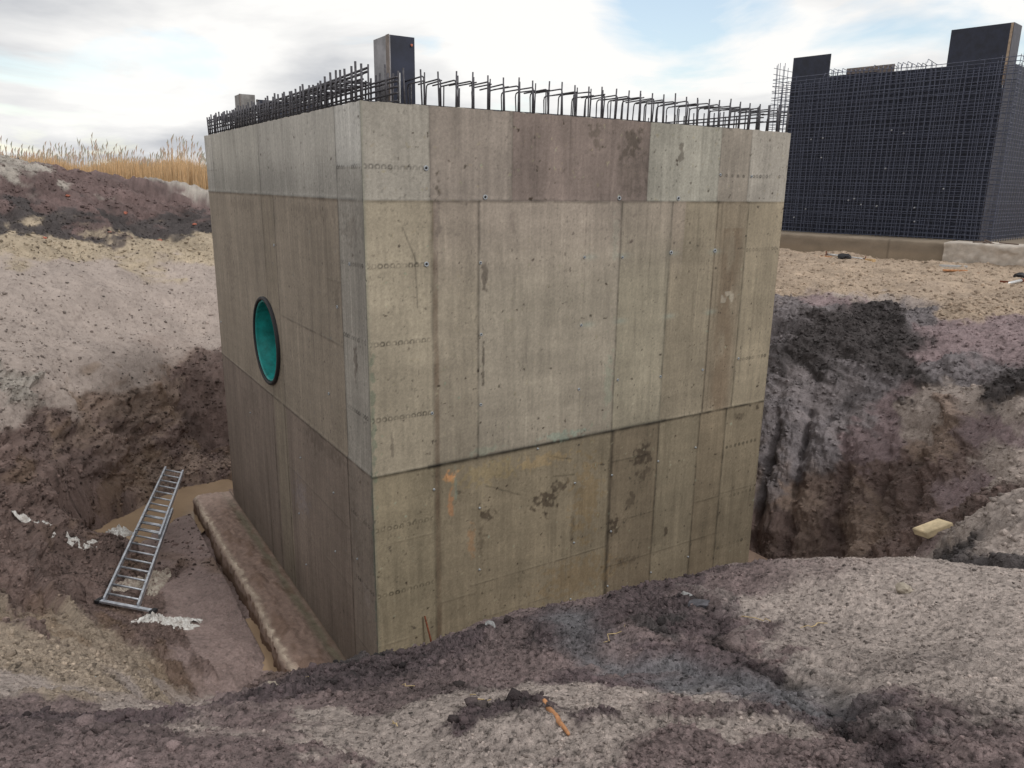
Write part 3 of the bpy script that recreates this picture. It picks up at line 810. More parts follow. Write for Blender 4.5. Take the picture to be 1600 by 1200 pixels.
        for (cu, cz, ru, rz, col, k) in ((.28, -4.2, .15, .18, (134, 124, 118), .5), (.02, -3.8, .04, 1.2, (92, 108, 92), .6), (2.5, -3.9, .4, .3, (120, 112, 118), .4)):
            tint(blob(cu, cz, ru, rz, .1, 1, 60), col, k)
        dm = smooth(.9, .0, z-ZB)*.35; tint(dm*(.6+.5*N1(2, 2, 3, 70)), (84, 72, 58), 1)
        edge = np.exp(-(u/.02)**2); tint(edge, (88, 92, 80), .6)
    rc = np.random.default_rng(12+seed).normal(size=(40, 3))
    lum *= 1+.035*rc[np.clip((u/.38).astype(int), 0, 39), np.where(z > ZJ1, 0, np.where(z > ZJ2, 1, 2))]
    run = smooth(.12, .5, N1(16, .45, 3, 90))*smooth(-.15, .3, N1(1.4, .9, 2, 91)); lum *= 1-.13*run
    lite = smooth(.2, .55, N1(22, .5, 3, 93))*smooth(-.1, .3, N1(1.1, 1.3, 2, 94)); lum *= 1+.12*lite
    brd = np.sin(z*2*math.pi/.19+2*N1(.6, .6, 2, 95)); lum *= 1+.022*brd*(z < ZJ1)
    for q_ in range(14 if side == 'R' else 16):
        g_r = np.random.default_rng(200+q_+seed); uu = g_r.uniform(0, 6.5); z0 = (ZJ1, ZJ2, -9)[q_ % 3]; z1 = (2, ZJ1, ZJ2)[q_ % 3]; vline(uu, z0, z1, .006, g_r.uniform(.08, .2), .0015)
    dm = smooth(1.0, -.1, z-ZB)*.3; lum *= 1-dm*.3
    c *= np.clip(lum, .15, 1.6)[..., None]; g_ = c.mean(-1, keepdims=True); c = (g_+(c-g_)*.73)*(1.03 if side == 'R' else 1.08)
    return c, h
ALB = 1.0
def make_wall_face(side, width, step=.011):
    nu = int(width/step); nz = int((ZT-ZB)/step)
    us = np.linspace(0, width, nu); zs = np.linspace(ZB, ZT, nz); U, Z = np.meshgrid(us, zs, indexing='ij'); U = U.astype(np.float32); Z = Z.astype(np.float32)
    c, h = face_tex(U, Z, side)
    ax = np.array(dR if side == 'R' else dL); nrm = -np.array(dL if side == 'R' else dR)
    h = h-.014*np.exp(-(U/.008)**2)*0; h[0, :] = -.004*np.abs(noise(zs*7, zs*0, zs*0+3))-.010*smooth(.45, .6, noise(zs*11, zs*0, zs*0+8)); h[-1, :] = h[0, :]
    Zr = Z.copy(); Zr[:, -1] += .010*fbm(us*6, 0*us, 0*us, 3)+.004
    P = np.array(NT)[None, None]+ax[None, None]*U[..., None]+nrm[None, None]*h[..., None]; P[..., 2] = Zr
    F = grid_faces(nu, nz)
    if side == 'L':
        cu = U.reshape(-1)[F].mean(1); cz = Z.reshape(-1)[F].mean(1); F = F[np.hypot(cu-PIPE[0], cz-PIPE[1]) > .585]; F = F[:, ::-1]
    return P.reshape(-1, 3), F, c.reshape(-1, 3)
PIPE = (3.63, -2.06)
Vr, Fr, Cr = make_wall_face('R', WRr); Vl, Fl, Cl = make_wall_face('L', WL)
# remaining faces: back faces, inner faces, top of the walls
TH = .5; ex = MB()
def quad(mb, a, b_, c_, d_): mb.add([a, b_, c_, d_], [(0, 1, 2, 3)])
o_ = [(0, 0), (WL, 0), (WL, WRr), (0, WRr)]; i_ = [(TH, TH), (WL-TH, TH), (WL-TH, WRr-TH), (TH, WRr-TH)]
for k in (1, 2): a, b_ = o_[k], o_[(k+1) % 4]; quad(ex, TP(*a, ZB), TP(*b_, ZB), TP(*b_, ZT), TP(*a, ZT))
for k in range(4): a, b_ = i_[k], i_[(k+1) % 4]; quad(ex, TP(*a, ZB), TP(*b_, ZB), TP(*b_, ZT-.01), TP(*a, ZT-.01))
Ve = np.array(ex.v); Fe = np.array(ex.f)
tv = []; tf = []; tn = 120
for k in range(4):
    a0, a1, b0, b1 = o_[k], o_[(k+1) % 4], i_[k], i_[(k+1) % 4]; st = len(tv)
    for s in range(tn+1):
        t_ = s/tn
        for q_ in range(9):
            f_ = q_/8; l = (a0[0]+(a1[0]-a0[0])*t_)*(1-f_)+(b0[0]+(b1[0]-b0[0])*t_)*f_; r = (a0[1]+(a1[1]-a0[1])*t_)*(1-f_)+(b0[1]+(b1[1]-b0[1])*t_)*f_
            tv.append((*TP(l, r, 0)[:2], ZT-.01+(0 if q_ in (0, 8) else .03*float(noise(l*9, r*9, 0))+.012)))
    for s in range(tn):
        for q_ in range(8): n0 = st+s*9+q_; tf.append((n0, n0+9, n0+10, n0+1))
Vt = np.array(tv); Ft = np.array(tf)
oR, oL, oE, oT = 0, len(Vr), len(Vr)+len(Vl), len(Vr)+len(Vl)+len(Ve)
Vw = np.vstack([Vr, Vl, Ve, Vt]); Fw = np.vstack([Fr, Fl+oL, Fe+oE, Ft+oT]); ce = np.array(S((136, 126, 112)))
Cw = np.vstack([Cr, Cl, np.tile(ce, (len(Ve), 1)), np.tile(np.array(S((150, 144, 134))), (len(Vt), 1))])*np.array([ALB])
wall = link('wall', np_mesh('wall', Vw, Fw, Cw), M_conc, tower)
# the round opening: rubber ring outside, teal lining running into the shaft
def ring_mb(l0, z0, prof, n=72):      # prof: (radius, depth inward)
    v = []; f = []
    for (r_, d_) in prof:
        for k in range(n):
            a = 2*math.pi*k/n; v.append(TP(l0+r_*math.cos(a), d_, z0+r_*math.sin(a)))
    for i in range(len(prof)-1):
        for k in range(n): f.append((i*n+k, i*n+(k+1) % n, (i+1)*n+(k+1) % n, (i+1)*n+k))
    m_ = MB(); m_.add(v, f); return m_
pipe = ring_mb(*PIPE, [(.600, .004), (.600, -.030), (.588, -.042), (.560, -.042), (.552, -.030), (.550, .01), (.57, .02), (.60, .012)]).build('pipe_ring', M_rubber, tower, True)
ln = ring_mb(*PIPE, [(.548, -.012), (.540, -.020), (.528, -.018), (.524, .0), (.522, .1), (.518, .11), (.518, 1.25), (.53, 1.25), (.545, .4), (.549, .0)]).build('pipe_lining', M_teal, tower, True)
# tie cones
def cone(side, u, z, hole=True, r=.02, name='tie_cone'):
    ax = dR if side == 'R' else dL; nr = -dL if side == 'R' else -dR; p = NT+ax*u+Vector((0, 0, z)); n = 12; v = []; f = []
    prof = [(r*1.15, .0), (r*1.1, .009), (r*.75, .010), (r*.5, .002)] if hole else [(r*.8, .0), (r*.8, .012), (r*.3, .016)]
    for (q_, d_) in prof:
        for k in range(n): a = 2*math.pi*k/n; v.append(p+ax*(q_*math.cos(a))+Vector((0, 0, q_*math.sin(a)))+nr*d_)
    for i in range(len(prof)-1):
        for k in range(n): f.append((i*n+k, i*n+(k+1) % n, (i+1)*n+(k+1) % n, (i+1)*n+k))
    m_ = MB(); m_.add(v, f); o = m_.build(name, M_cone, tower, True)
    m2 = MB(); m2.add([p+ax*(r*.56*math.cos(a))+Vector((0, 0, r*.56*math.sin(a)))+nr*.006 for a in [2*math.pi*k/n for k in range(n)]], [tuple(range(n))])
    h_ = link('cone_hole', m2.mesh('cone_hole'), M_conehole if hole else M_white); h_.parent = o; return o
for (u, z) in ((.63, .16), (1.27, -.10), (2.98, -.10), (3.87, -.10), (.62, -.73), (3.81, -.72), (4.54, -.72)): cone('R', u, z, True, .022)
for (u, z) in ((1.22, -.74), (2.53, -.73), (3.07, -.75), (1.23, -1.47), (2.52, -1.48), (2.52, -2.22), (1.23, -2.22), (.66, -2.23), (4.49, -2.22), (3.77, -2.22), (3.09, -2.18), (5.14, -2.14), (5.08, .17), (4.53, .18)): cone('R', u, z, True, .014)
for (u, z) in ((.67, -3.06), (1.97, -2.84), (3.07, -3.37), (2.51, -3.36), (1.22, -3.39), (1.22, -4.13), (2.53, -4.13), (2.51, -4.88), (3.82, -3.33), (4.47, -3.26), (3.09, -4.87), (3.82, -4.88), (4.49, -4.83), (3.1, -4.12)): cone('R', u, z, False, .016)
for (u, z) in ((6.5, -2.24), (.8, -1.21), (1.19, -2.22), (.4, -.74), (3.0, -.74)): cone('L', u, z, True, .015)
for (u, z) in ((2.39, -3.34), (1.18, -3.38), (1.21, -4.12), (2.41, -4.83), (2.6, -4.18), (.5, -3.9), (4.9, -3.4)): cone('L', u, z, False, .015)
# footing: concrete base wider than the shaft, muddy top with a pale worn lip along its left edge
nl, prof_n = 420, 40; xs = np.linspace(-.7, 6.98, nl)
ps = [(.02, ZB+.0), (-.05, ZB+.01), (-.12, ZB), (-.2, ZB+.005)]
rr_ = np.concatenate([np.linspace(.03, -.65, 26), np.linspace(-.66, -.70, 6), np.full(8, -.705)])
zr_ = np.concatenate([np.full(26, ZB), np.linspace(ZB-.001, ZB-.03, 6), np.linspace(ZB-.06, ZB-.50, 8)])
Lg, Rg = np.meshgrid(xs, rr_, indexing='ij'); _, Zg = np.meshgrid(xs, zr_, indexing='ij'); Pg_ = np.broadcast_to(np.arange(prof_n)[None], Lg.shape)
nA = fbm(Lg*2.2, Rg*5, 0*Lg, 4); nB = fbm(Lg*9, Rg*14+Zg*12, 0*Lg+3, 3); nC = fbm(Lg*.7, Rg*.5, 0*Lg+9, 2)
topm = (Pg_ < 26)
hh = np.where(topm, .022*smooth(-.08, -.3, Rg)*smooth(-.60, -.45, Rg)*(1+1.2*nA)+.03*np.abs(nB)*smooth(-.05, -.2, Rg), .02*nB)
Rg2 = .90*Rg+(.035*nC+.015*nA)*smooth(-.2, -.6, Rg)+np.where(topm, 0, .03*nA*smooth(ZB, ZB-.2, Zg))+.022*nB*smooth(-.5, -.64, Rg); Zg2 = Zg+hh+.03*nC*smooth(-.2, -.6, Rg)
Lg2 = Lg+.05*nA*smooth(-.3, -.6, Rg)*(np.abs(Lg-3.2) > 3.6)
col = np.zeros(Lg.shape+(3,)); col[...] = S((140, 120, 110))
def tc_(m, cc, k=1): col[...] = col+(np.array(S(cc))-col)*(np.clip(m, 0, 1)*k)[..., None]
tc_(smooth(-.0, -.1, Rg+.04*nA)*smooth(-.30, -.1, Rg+.05*nA), (118, 112, 96), .9)
tc_(smooth(-.16, -.22, Rg+.05*nA)*topm, (142, 122, 112), .8); tc_(smooth(.1, .5, nA)*topm, (108, 88, 76), .6)
tc_(np.exp(-((Rg+.655+.03*nA)/.045)**2)*(Pg_ < 34), (186, 172, 156), .75+.5*nB); tc_((Pg_ > 33), (104, 84, 70), .8); tc_(smooth(.0, .4, nB)*(Pg_ > 29), (90, 70, 56), .6)
tc_(smooth(5.6, 7, Lg)*topm*1.0, (172, 152, 142), .7); tc_(np.exp(-((Rg+.0)/.02)**2), (70, 64, 50), .7); col *= (1+.25*nB+.15*nA)[..., None]
Pv = np.array(NT)[None, None]+np.array(dL)*Lg2[..., None]+np.array(dR)*Rg2[..., None]; Pv[..., 2] = Zg2
Vf = Pv.reshape(-1, 3); Ff = grid_faces(nl, prof_n)
eb = MB()     # far end, right side and front of the footing as plain slabs
zt = ZB-.012; eb.box(TP(3.2, 3.2, zt-.24), dL*3.9, dR*3.19, Vector((0, 0, .24)))
capi = [(nl-1)*prof_n+k for k in range(prof_n)]
cen_ = len(Vf); Vf = np.vstack([Vf, Pv[-1, 12][None]+[0, 0, -.3], np.array(eb.v)])
Fcap = np.array([(capi[k], capi[k+1], cen_, cen_) for k in range(prof_n-1)]); Ff = np.vstack([Ff, np.array(eb.f)+cen_+1])
Cf = np.vstack([col.reshape(-1, 3), np.tile(S((150, 128, 114)), (1+len(eb.v), 1))])
footing_me_smooth = False
footing = link('footing', np_mesh('footing', Vf, Ff, Cf, False), amat('muddy concrete', .95, (12, 60, 150), (.4, .6, .6), ((30, .6), (110, .5)), .02, spec=.15), tower)
e2 = MB(); e2.add([tuple(Vf[i]) for i in capi]+[tuple(Vf[cen_])], [(k, k+1, prof_n) for k in range(prof_n-1)]); e2.build('footing_end', M_grout, tower)
# ---- starter bars
def bar(mb, pts, r=.008): mb.tube(pts, r, 6)
bars = []
def rebar(pts, r=.009):
    m_ = MB(); bar(m_, pts, r); bars.append((min((Vector(p)).length for p in pts), m_))
def jit(s=.008): return random.uniform(-s, s)
def hook(l, r_, along, inward, ztop, length, rad=.009, drop=.0):   # vertical leg, bent over to run inward
    p0 = TP(l, r_, ZT-.06); w_ = along*jit(.02); z0 = Vector((0, 0, 1)); b0 = p0+w_+z0*(ztop+.06-.04)
    pts = [p0, b0, b0+z0*.028+inward*.008, b0+z0*.040+inward*.035, b0+z0*(.040-drop+jit(.012))+inward*length+along*jit(.02)]
    rebar(pts, rad)
# front (right-hand) wall: a straight bar and a lapped hairpin at every 19 cm
s = .10; k = 0
while s < 5.7:
    if not (.42 < s < .0):
        rebar([TP(.05+jit(), s, ZT-.05), TP(.05+jit(.012), s+jit(.012), ZT+.325+jit(.015))], .0085)
        if s > .62:
            hook(.055, s+.020, dR, dL, .26+jit(.012), .46+jit(.05), .0075); 
            hook(.40, s+.028, dR, -dL, .235+jit(.012), .36+jit(.04), .007)
            if k % 3 != 1: rebar([TP(.40, s+.05, ZT-.05), TP(.40+jit(), s+.05+jit(), ZT+.25+jit(.03))], .0075)
            if k % 4 != 0: rebar([TP(.09, s+.045, ZT-.05), TP(.09+jit(), s+.045+jit(), ZT+.30)], .007)
    s += .175; k += 1
for zz_, l_ in ((-.002, .10), (.03, .42), (.045, .44)): rebar([TP(l_, .1, ZT+zz_), TP(l_, 2.9, ZT+zz_+.01), TP(l_, 5.65, ZT+zz_)], .009)
# left wall: dense rows of bars, longitudinal bars at several levels
s = .06
while s < 6.62:
    hgt = .29 if s > .9 else .335
    rebar([TP(s, .05+jit(), ZT-.05), TP(s+jit(.01), .05+jit(.015), ZT+hgt+jit(.02))], .011)
    rebar([TP(s+.05, .42+jit(), ZT-.05), TP(s+.05+jit(.01), .42+jit(.015), ZT+.30+jit(.02))], .010)
    if s > .7: hook(s+.03, .06, dL, dR, .25+jit(.01), .36, .008)
    s += .135
for zz_ in (.04, .10, .15, .20, .235):
    for r_ in (.075, .40):
        rebar([TP(.1, r_, ZT+zz_+jit(.01)), TP(2.2, r_+jit(.01), ZT+zz_+jit(.01)), TP(4.4, r_+jit(.01), ZT+zz_+jit(.01)), TP(6.6, r_, ZT+zz_)], .010)
for zz_ in (.24, .27): rebar([TP(-.0+.1, .12, ZT+zz_+.02), TP(1.2, .12, ZT+zz_), TP(2.6, .14, ZT+zz_-.01)], .011)
# two back walls, seen across the top
s = .15
while s < 6.5:
    rebar([TP(s, WRr-.05, ZT-.05), TP(s+jit(), WRr-.05+jit(), ZT+.34+jit(.02))], .009); rebar([TP(s, WRr-.42, ZT-.05), TP(s+jit(), WRr-.42, ZT+.22)], .008); s += .19
for zz_ in (.12, .17, .21): rebar([TP(.1, WRr-.42, ZT+zz_), TP(6.5, WRr-.42, ZT+zz_)], .009)
rebar([TP(.1, WRr-.08, ZT+.15), TP(6.5, WRr-.08, ZT+.15)], .009)
s = .6
while s < 5.3:
    rebar([TP(WL-.05, s, ZT-.05), TP(WL-.05+jit(), s+jit(), ZT+.30+jit(.02))], .009); rebar([TP(WL-.42, s, ZT-.05), TP(WL-.42, s+jit(), ZT+.26+jit(.02))], .009); s += .19
for zz_ in (.08, .16, .22): rebar([TP(WL-.42, .2, ZT+zz_), TP(WL-.42, 5.5, ZT+zz_)], .009)
bars.sort(key=lambda t_: t_[0])
for _, m_ in bars[:99]: m_.build('rebar', M_rebar, tower, True)
rest = MB()
for _, m_ in bars[99:]: rest.add(m_.v, m_.f)
tag(rest.build('rebar_rows', M_rebar, tower, True), kind='stuff')
# inner form corners that stand above the pour
def form_post(l0, r0, wl, wr, top, label, matL, matR, name='form_post'):
    p = empty(name, TP(l0+wl/2, r0+wr/2, ZT), label, 'formwork')
    zc, hz = (ZT-.3+top)/2, (top-ZT+.3)/2; Z3 = Vector((0, 0, hz))
    MB().box(TP(l0+wl/2, r0+.010, zc), dL*(wl/2), dR*.010, Z3).build('side_panel', matL, p)              # faces left
    MB().box(TP(l0+.010, r0+.021+(wr-.021)/2, zc), dL*.010, dR*((wr-.021)/2), Z3).build('front_panel', matR, p)   # faces front
    MB().box(TP(l0+.022+(wl-.022)/2, r0+wr-.011, zc), dL*((wl-.022)/2), dR*.010, Z3).build('side_panel', matL, p)
    MB().box(TP(l0+wl-.011, r0+.022+(wr-.046)/2, zc), dL*.010, dR*((wr-.046)/2), Z3).build('back_panel', matR, p)
    MB().box(TP(l0+.012, r0-.004, zc+.001), dL*.035, dR*.003, Z3*1.001).build('corner_trim', M_plyedge, p)
    mb = MB(); mb.box(TP(l0+wl/2, r0+wr/2, top-.006), dL*(wl/2-.024), dR*(wr/2-.024), Vector((0, 0, .008))); mb.build('top_plate', M_plyedge, p)
    return p
M_plyedge = pmat('grey brown form trim', (.16, .13, .115), .6, 0, 12, .3, .2)
fp = form_post(.50, .50, .36, .27, 1.372, 'dark steel and plywood form post rising above the near corner of the concrete shaft', pmat('grey steel form side', (.23, .225, .24), .5, .3, 6, .3, .15), M_ply)
mb = MB(); mb.tube([TP(.49, .60, ZT-.02), TP(.485, .60, ZT+.33)], .010, 8); mb.build('threaded_rod', M_steel, fp)
mb = MB(); mb.tube([TP(.497, .735, 1.30), TP(.485, .735, 1.30)], .012, 10); mb.build('red_plug', M_brick, fp)
fp2 = form_post(5.83, .40, .34, .22, 1.30, 'pale small form post behind the rebar at the far left corner of the shaft', M_plypale, M_plypale)
fp3 = form_post(5.86, .66, .05, 1.5, 1.24, 'dark form panel lying low behind the left row of rebar beside the pale post', M_ply, M_ply, 'low_form')
# ------------------------------------------------------------ second structure: form box wrapped in a rebar cage on its slab
B2 = Vector((13.72, 22.4, 0)); e2_ = Vector((-.679, .734, 0)).normalized(); n2_ = Vector((-.734, -.679, 0)).normalized(); m2_ = -e2_
def QP(a, b, z): return B2+e2_*a-n2_*b+Vector((0, 0, z))      # a: leftwards along the front, b: depth behind the cage plane
ZS = -1.35; Z0 = -1.95
slab = empty('base_slab', QP(3.5, 3, Z0), 'long grey concrete slab under the black formwork and rebar cage', 'concrete slab')
def slab_mesh():
    n = 240; a = np.linspace(9.2, -2.5, n); pz = np.array([Z0-.3, -1.75, -1.6, -1.5, -1.40, ZS-.02, ZS, ZS, ZS]); pb = np.array([-1.32, -1.32, -1.31, -1.32, -1.315, -1.30, -1.27, -.4, 8.5])
    A, Bm = np.meshgrid(a, pb, indexing='ij'); _, Zm = np.meshgrid(a, pz, indexing='ij'); nn = fbm(A*3, Zm*8, Bm*0, 3); Bm = Bm+.012*nn*(Bm < 0); Zm = Zm+.012*nn
    P = np.array(B2)+np.array(e2_)*A[..., None]-np.array(n2_)*Bm[..., None]; P[..., 2] = Zm
    c = np.zeros(A.shape+(3,)); c[...] = S((128, 116, 102)); c *= (1+.25*fbm(A*1.2, Zm*5, 0*A+4, 4))[..., None]; m = (Zm < -1.72); c[m] = c[m]*.9+np.array([.05, .035, .02])
    k = np.exp(-((A-2.3)/.03)**2)+np.exp(-((A-6.9)/.03)**2); c *= (1-.35*k)[..., None]
    return np_mesh('slab', P.reshape(-1, 3), grid_faces(n, len(pz)), c.reshape(-1, 3))
link('slab_body', slab_mesh(), M_conc, slab)
sheet_n = 60
def sheet_mesh():
    a = np.linspace(.72, -3.4, 90); t_ = np.linspace(0, 1, 30); A, T = np.meshgrid(a, t_, indexing='ij')
    b = np.where(T < .55, -1.40-.10*T, -1.46+1.1*(T-.55)/.45); z = np.where(T < .55, -1.97+.63*T/.55, -1.325)
    nn = fbm(A*2.5, T*3, 0*A, 4); b = b-.07*np.abs(nn)-.06*smooth(.72, .5, A)*0; z = z+.03*nn; bul = smooth(.72, .35, A); b = b-.10*bul
    P = np.array(B2)+np.array(e2_)*A[..., None]-np.array(n2_)*b[..., None]; P[..., 2] = z
    me = np_mesh('sheet', P.reshape(-1, 3), grid_faces(90, 30)); return me
tag(link('ground_sheet', sheet_mesh(), M_foil), 'beige sheet draped over the right end of the slab below the formwork', 'sheet')
form = empty('form_box', QP(3, 4, ZS), 'black plywood form box with two raised corner panels behind the rebar cage', 'formwork')
ZF, ZP1, ZP2 = 3.62, 4.36, 4.62; bf = .46; d_ = n2_*.02
def panel(name, a0, a1, z0, z1, b=bf, mat=M_ply): return MB().box(QP((a0+a1)/2, b+.02, (z0+z1)/2), e2_*((a1-a0)/2), n2_*.02, Vector((0, 0, (z1-z0)/2))).build(name, mat, form)
panel('form_panel', .47+1.575, .47+3.6, ZS, ZF); panel('form_panel', .47+3.605, .47+5.15, ZS, ZF+.05); panel('corner_panel', .47+.02, .47+1.57, ZS, ZP2); panel('corner_panel', .47+5.155, .47+6.45, ZS, ZP1)
panel('form_panel', .47+3.1, .47+4.6, 3.2, 3.86, bf+.06, M_plyedge)
MB().box(QP(.45, bf+.35, (ZS+ZP2)/2), e2_*.02, n2_*.35, Vector((0, 0, (ZP2-ZS)/2))).build('end_panel', pmat('grey form end', (.04, .04, .055), .5, 0, 8, .35, .2), form)
MB().box(QP(.45, bf+.72+2.5, (ZS+ZF)/2), e2_*.02, n2_*2.5, Vector((0, 0, (ZF-ZS)/2))).build('side_panel', M_ply, form)
MB().box(QP(6.94, bf+3.1, (ZS+ZF)/2), e2_*.02, n2_*3.05, Vector((0, 0, (ZF-ZS)/2))).build('side_panel', M_ply, form)
MB().box(QP(3.7, bf+6.2, (ZS+ZF)/2), e2_*3.2, n2_*.02, Vector((0, 0, (ZF-ZS)/2))).build('form_panel', M_ply, form)
MB().box(QP(.475, bf-.004, (3.0+ZP2)/2), e2_*.03, n2_*.008, Vector((0, 0, (ZP2-3.0)/2-.002))).build('edge_strip', M_edge, form)
cage = empty('rebar_cage', QP(3.5, 0, ZS), 'dense grid of reinforcing bars wrapped round the black form box', 'rebar cage')
M_bar2 = pmat('blue grey rebar', (.10, .11, .155), .5, .5, 30, .3, .3, 160, .002)
vb, hb = [], []
a = 0.0
while a < 7.35:
    ztop = 3.70+(.45 if 6.95 < a else 0)+jit(.05); 
    if .45 < a < 2.3 or 5.5 < a < 6.9: ztop = 3.55+jit(.15)
    m_ = MB(); m_.tube([QP(a+jit(.03), jit(.01), ZS), QP(a+jit(.045), jit(.03), .6), QP(a+jit(.045), jit(.03), 2.2), QP(a+jit(.04), jit(.03), ztop)], .0095, 4)
    if ztop < 3.9 and 2.2 < a < 5.6: m_.tube([QP(a, .01, ztop-.02), QP(a+.01, .06, ztop+.08), QP(a+.01, .42, ztop+.05)], .010, 4); m_.tube([QP(a+.03, .40, 3.3), QP(a+.03, .40, ztop+.05)], .010, 4)
    vb.append(m_); a += .142
z = ZS+.06
while z < 3.75:
    m_ = MB(); z1_ = z+jit(.03); m_.tube([QP(7.35, .015, z1_), QP(5, .015+jit(.01), z1_+jit(.035)), QP(2.5, .015, z1_+jit(.035)), QP(-.0, .015, z1_), QP(-.005, .5, z1_), QP(0, 6.9, z1_)], .010, 4); hb.append(m_); z += .112
z = ZS+.06
while z < 4.1:                   # side cage at the left end, against the sky
    m_ = MB(); m_.tube([QP(7.35, .0, z), QP(7.36, 3.3, z+jit(.02)), QP(7.35, 6.8, z)], .009, 4); hb.append(m_); z += .19
b = .2
while b < 6.8:
    m_ = MB(); m_.tube([QP(-.015+jit(.01), b, ZS), QP(-.015+jit(.02), b+jit(.02), 3.95+jit(.06))], .010, 4); vb.append(m_)
    b += .235
b = .3
while b < 6.8:
    m_ = MB(); m_.tube([QP(7.36, b, ZS), QP(7.36+jit(.02), b, 4.15+(.25 if b > 1 else 0)+jit(.08))], .010, 4); vb.append(m_); b += .35
def inner():
    m_ = MB(); a = .1
    while a < 7.2: m_.tube([QP(a+jit(.03), .40, ZS), QP(a+jit(.03), .40, 3.55+jit(.03))], .009, 4); a += .165
    z = ZS+.12
    while z < 3.5: m_.tube([QP(7.3, .39, z), QP(.05, .39, z+jit(.02))], .009, 4); z += .15
    for _ in range(260):
        a_, b_, z_ = random.uniform(0, 7.3), 0, random.uniform(ZS+.1, 3.7); m_.tube([QP(a_, -.01, z_), QP(a_+jit(.02), .40, z_+jit(.02))], .007, 3)
    return m_
for m_ in vb[:100]: m_.build('vertical_bar', M_bar2, cage)
for m_ in hb[:100]: m_.build('horizontal_bar', M_bar2, cage)
tag(inner().build('inner_mesh', M_bar2, cage), kind='stuff')
random.seed(11); m_ = MB()
for _ in range(15):
    a_, z_ = random.uniform(.2, 6.8), random.choice([-.9, -.45, -.3, .1, .75, 1.1, 1.45, 1.7, 1.75])+jit(.15); m_.tube([QP(a_, -.02, z_), QP(a_, .02, z_+.01)], .024, 8)
tag(m_.build('spacer_wheels', pmat('pale plastic spacer', (.32, .33, .36), .5, 0), cage, True), kind='stuff')
# rubble on the slab's right end
for i in range(9):
    m_ = MB(); c_ = QP(random.uniform(-1.8, .1), random.uniform(-1.2, -.7), ZS+.03); dv = Vector((random.uniform(-1, 1), random.uniform(-1, 1), random.uniform(0, .3))).normalized()
    m_.box(c_+Vector((0, 0, .02)), dv*random.uniform(.1, .3), dv.cross(Vector((0, 0, 1))).normalized()*.03, Vector((0, 0, .015)))
    o = m_.build('timber_offcut', pmat('dark wet timber', (.12, .085, .07), .8) if i == 0 else bpy.data.materials['dark wet timber']); tag(o, 'small dark offcut lying in the heap on top of the slab end', 'offcut', 'offcuts heaped on the slab end')
# ------------------------------------------------------------ ladder in the pit
def lerp(a, b, t_): return a+(b-a)*t_
LB0, LB1, LT0, LT1 = LADDER
lad = empty('aluminium_ladder', tuple((LB0+LB1)/2), 'two section aluminium ladder lying down the bottom of the pit beside the puddle', 'ladder')
upv = Vector((0, 0, 1))
def rail(t0, t1, side, off, lift):
    A = lerp(LB0, LT0, t0) if side == 0 else lerp(LB1, LT1, t0); B_ = lerp(LB0, LT0, t1) if side == 0 else lerp(LB1, LT1, t1); ac = (LB1-LB0).normalized()*off*(1 if side == 0 else -1)
    d = (B_-A)/2; c = (A+B_)/2+ac+upv*lift; s = d.normalized().cross(upv).normalized()
    MB().box(c, d, s*.014, d.normalized().cross(s).normalized()*.034).build('rail', M_alu, lad)
def rung(t_, off, lift):
    A = lerp(LB0, LT0, t_); B_ = lerp(LB1, LT1, t_); u = (B_-A).normalized(); MB().tube([A+u*(off+.01)+upv*lift, B_-u*(off+.01)+upv*lift], .015, 8).build('rung', M_alu, lad, True)
for s_ in (0, 1): rail(0, .66, s_, 0, 0); rail(.42, 1, s_, .035, .05)
LEN = ((LT0+LT1)/2-(LB0+LB1)/2).length; nr_ = .235/LEN; t_ = .035
while t_ < .655: rung(t_, 0, 0); t_ += nr_
t_ = .44
while t_ < .985: rung(t_, .035, .05); t_ += nr_
ux = (LB1-LB0).normalized(); MB().box((LB0+LB1)/2+ux*.08-upv*.01-(LT0-LB0).normalized()*.03, ux*.43, upv*.014, ux.cross(upv)*.024).build('stabiliser_bar', M_alu, lad)
for s_ in (-1, 1): MB().box((LB0+LB1)/2+ux*(.08+.43*s_)-upv*.012-(LT0-LB0).normalized()*.03, ux*.03, upv*.022, ux.cross(upv)*.045).build('rubber_foot', M_rubber, lad)
# ------------------------------------------------------------ litter, sticks and roots
def crumple(name, cx, cy, rx, ry, ang, label, cat, mat, h=.08, seed=0, zoff=.02, hole=.0, n=60):
    u = np.linspace(-1, 1, n); U, Vv = np.meshgrid(u, u, indexing='ij'); rr = np.hypot(U, Vv); k_ = np.maximum(np.abs(U), np.abs(Vv))/np.maximum(rr, 1e-6); U, Vv = U*k_, Vv*k_
    edge = 1+.35*fbm(np.cos(np.arctan2(Vv, U))*1.5+seed, np.sin(np.arctan2(Vv, U))*1.5, 0*U+seed, 3); X = U*rx*edge; Y = Vv*ry*edge
    c, s = math.cos(ang), math.sin(ang); gx = cx+X*c-Y*s; gy = cy+X*s+Y*c; rad = np.clip(np.hypot(U, Vv), 0, 1)
    zz = np.array([[surf(a, b) for a, b in zip(r1, r2)] for r1, r2 in zip(gx, gy)]); sm = surf(cx, cy)
    wv = np.abs(fbm(gx*9+seed, gy*9, 0*gx+seed, 4, .6))
    Z = zz+zoff*(1-rad**4)+h*wv*(1-rad**3)-.012*(rad > .97)
    P = np.stack([gx, gy, Z], -1); F = grid_faces(n, n)
    if hole: q_ = fbm(gx*3+seed, gy*3, 0*gx, 3).reshape(-1)[F].mean(1); F = F[(q_ < hole)]
    me = np_mesh(name, P.reshape(-1, 3), F); o = link(name, me, mat)
    sd_ = o.modifiers.new('thickness', 'SOLIDIFY'); sd_.thickness = .004
    return tag(o, label, cat)
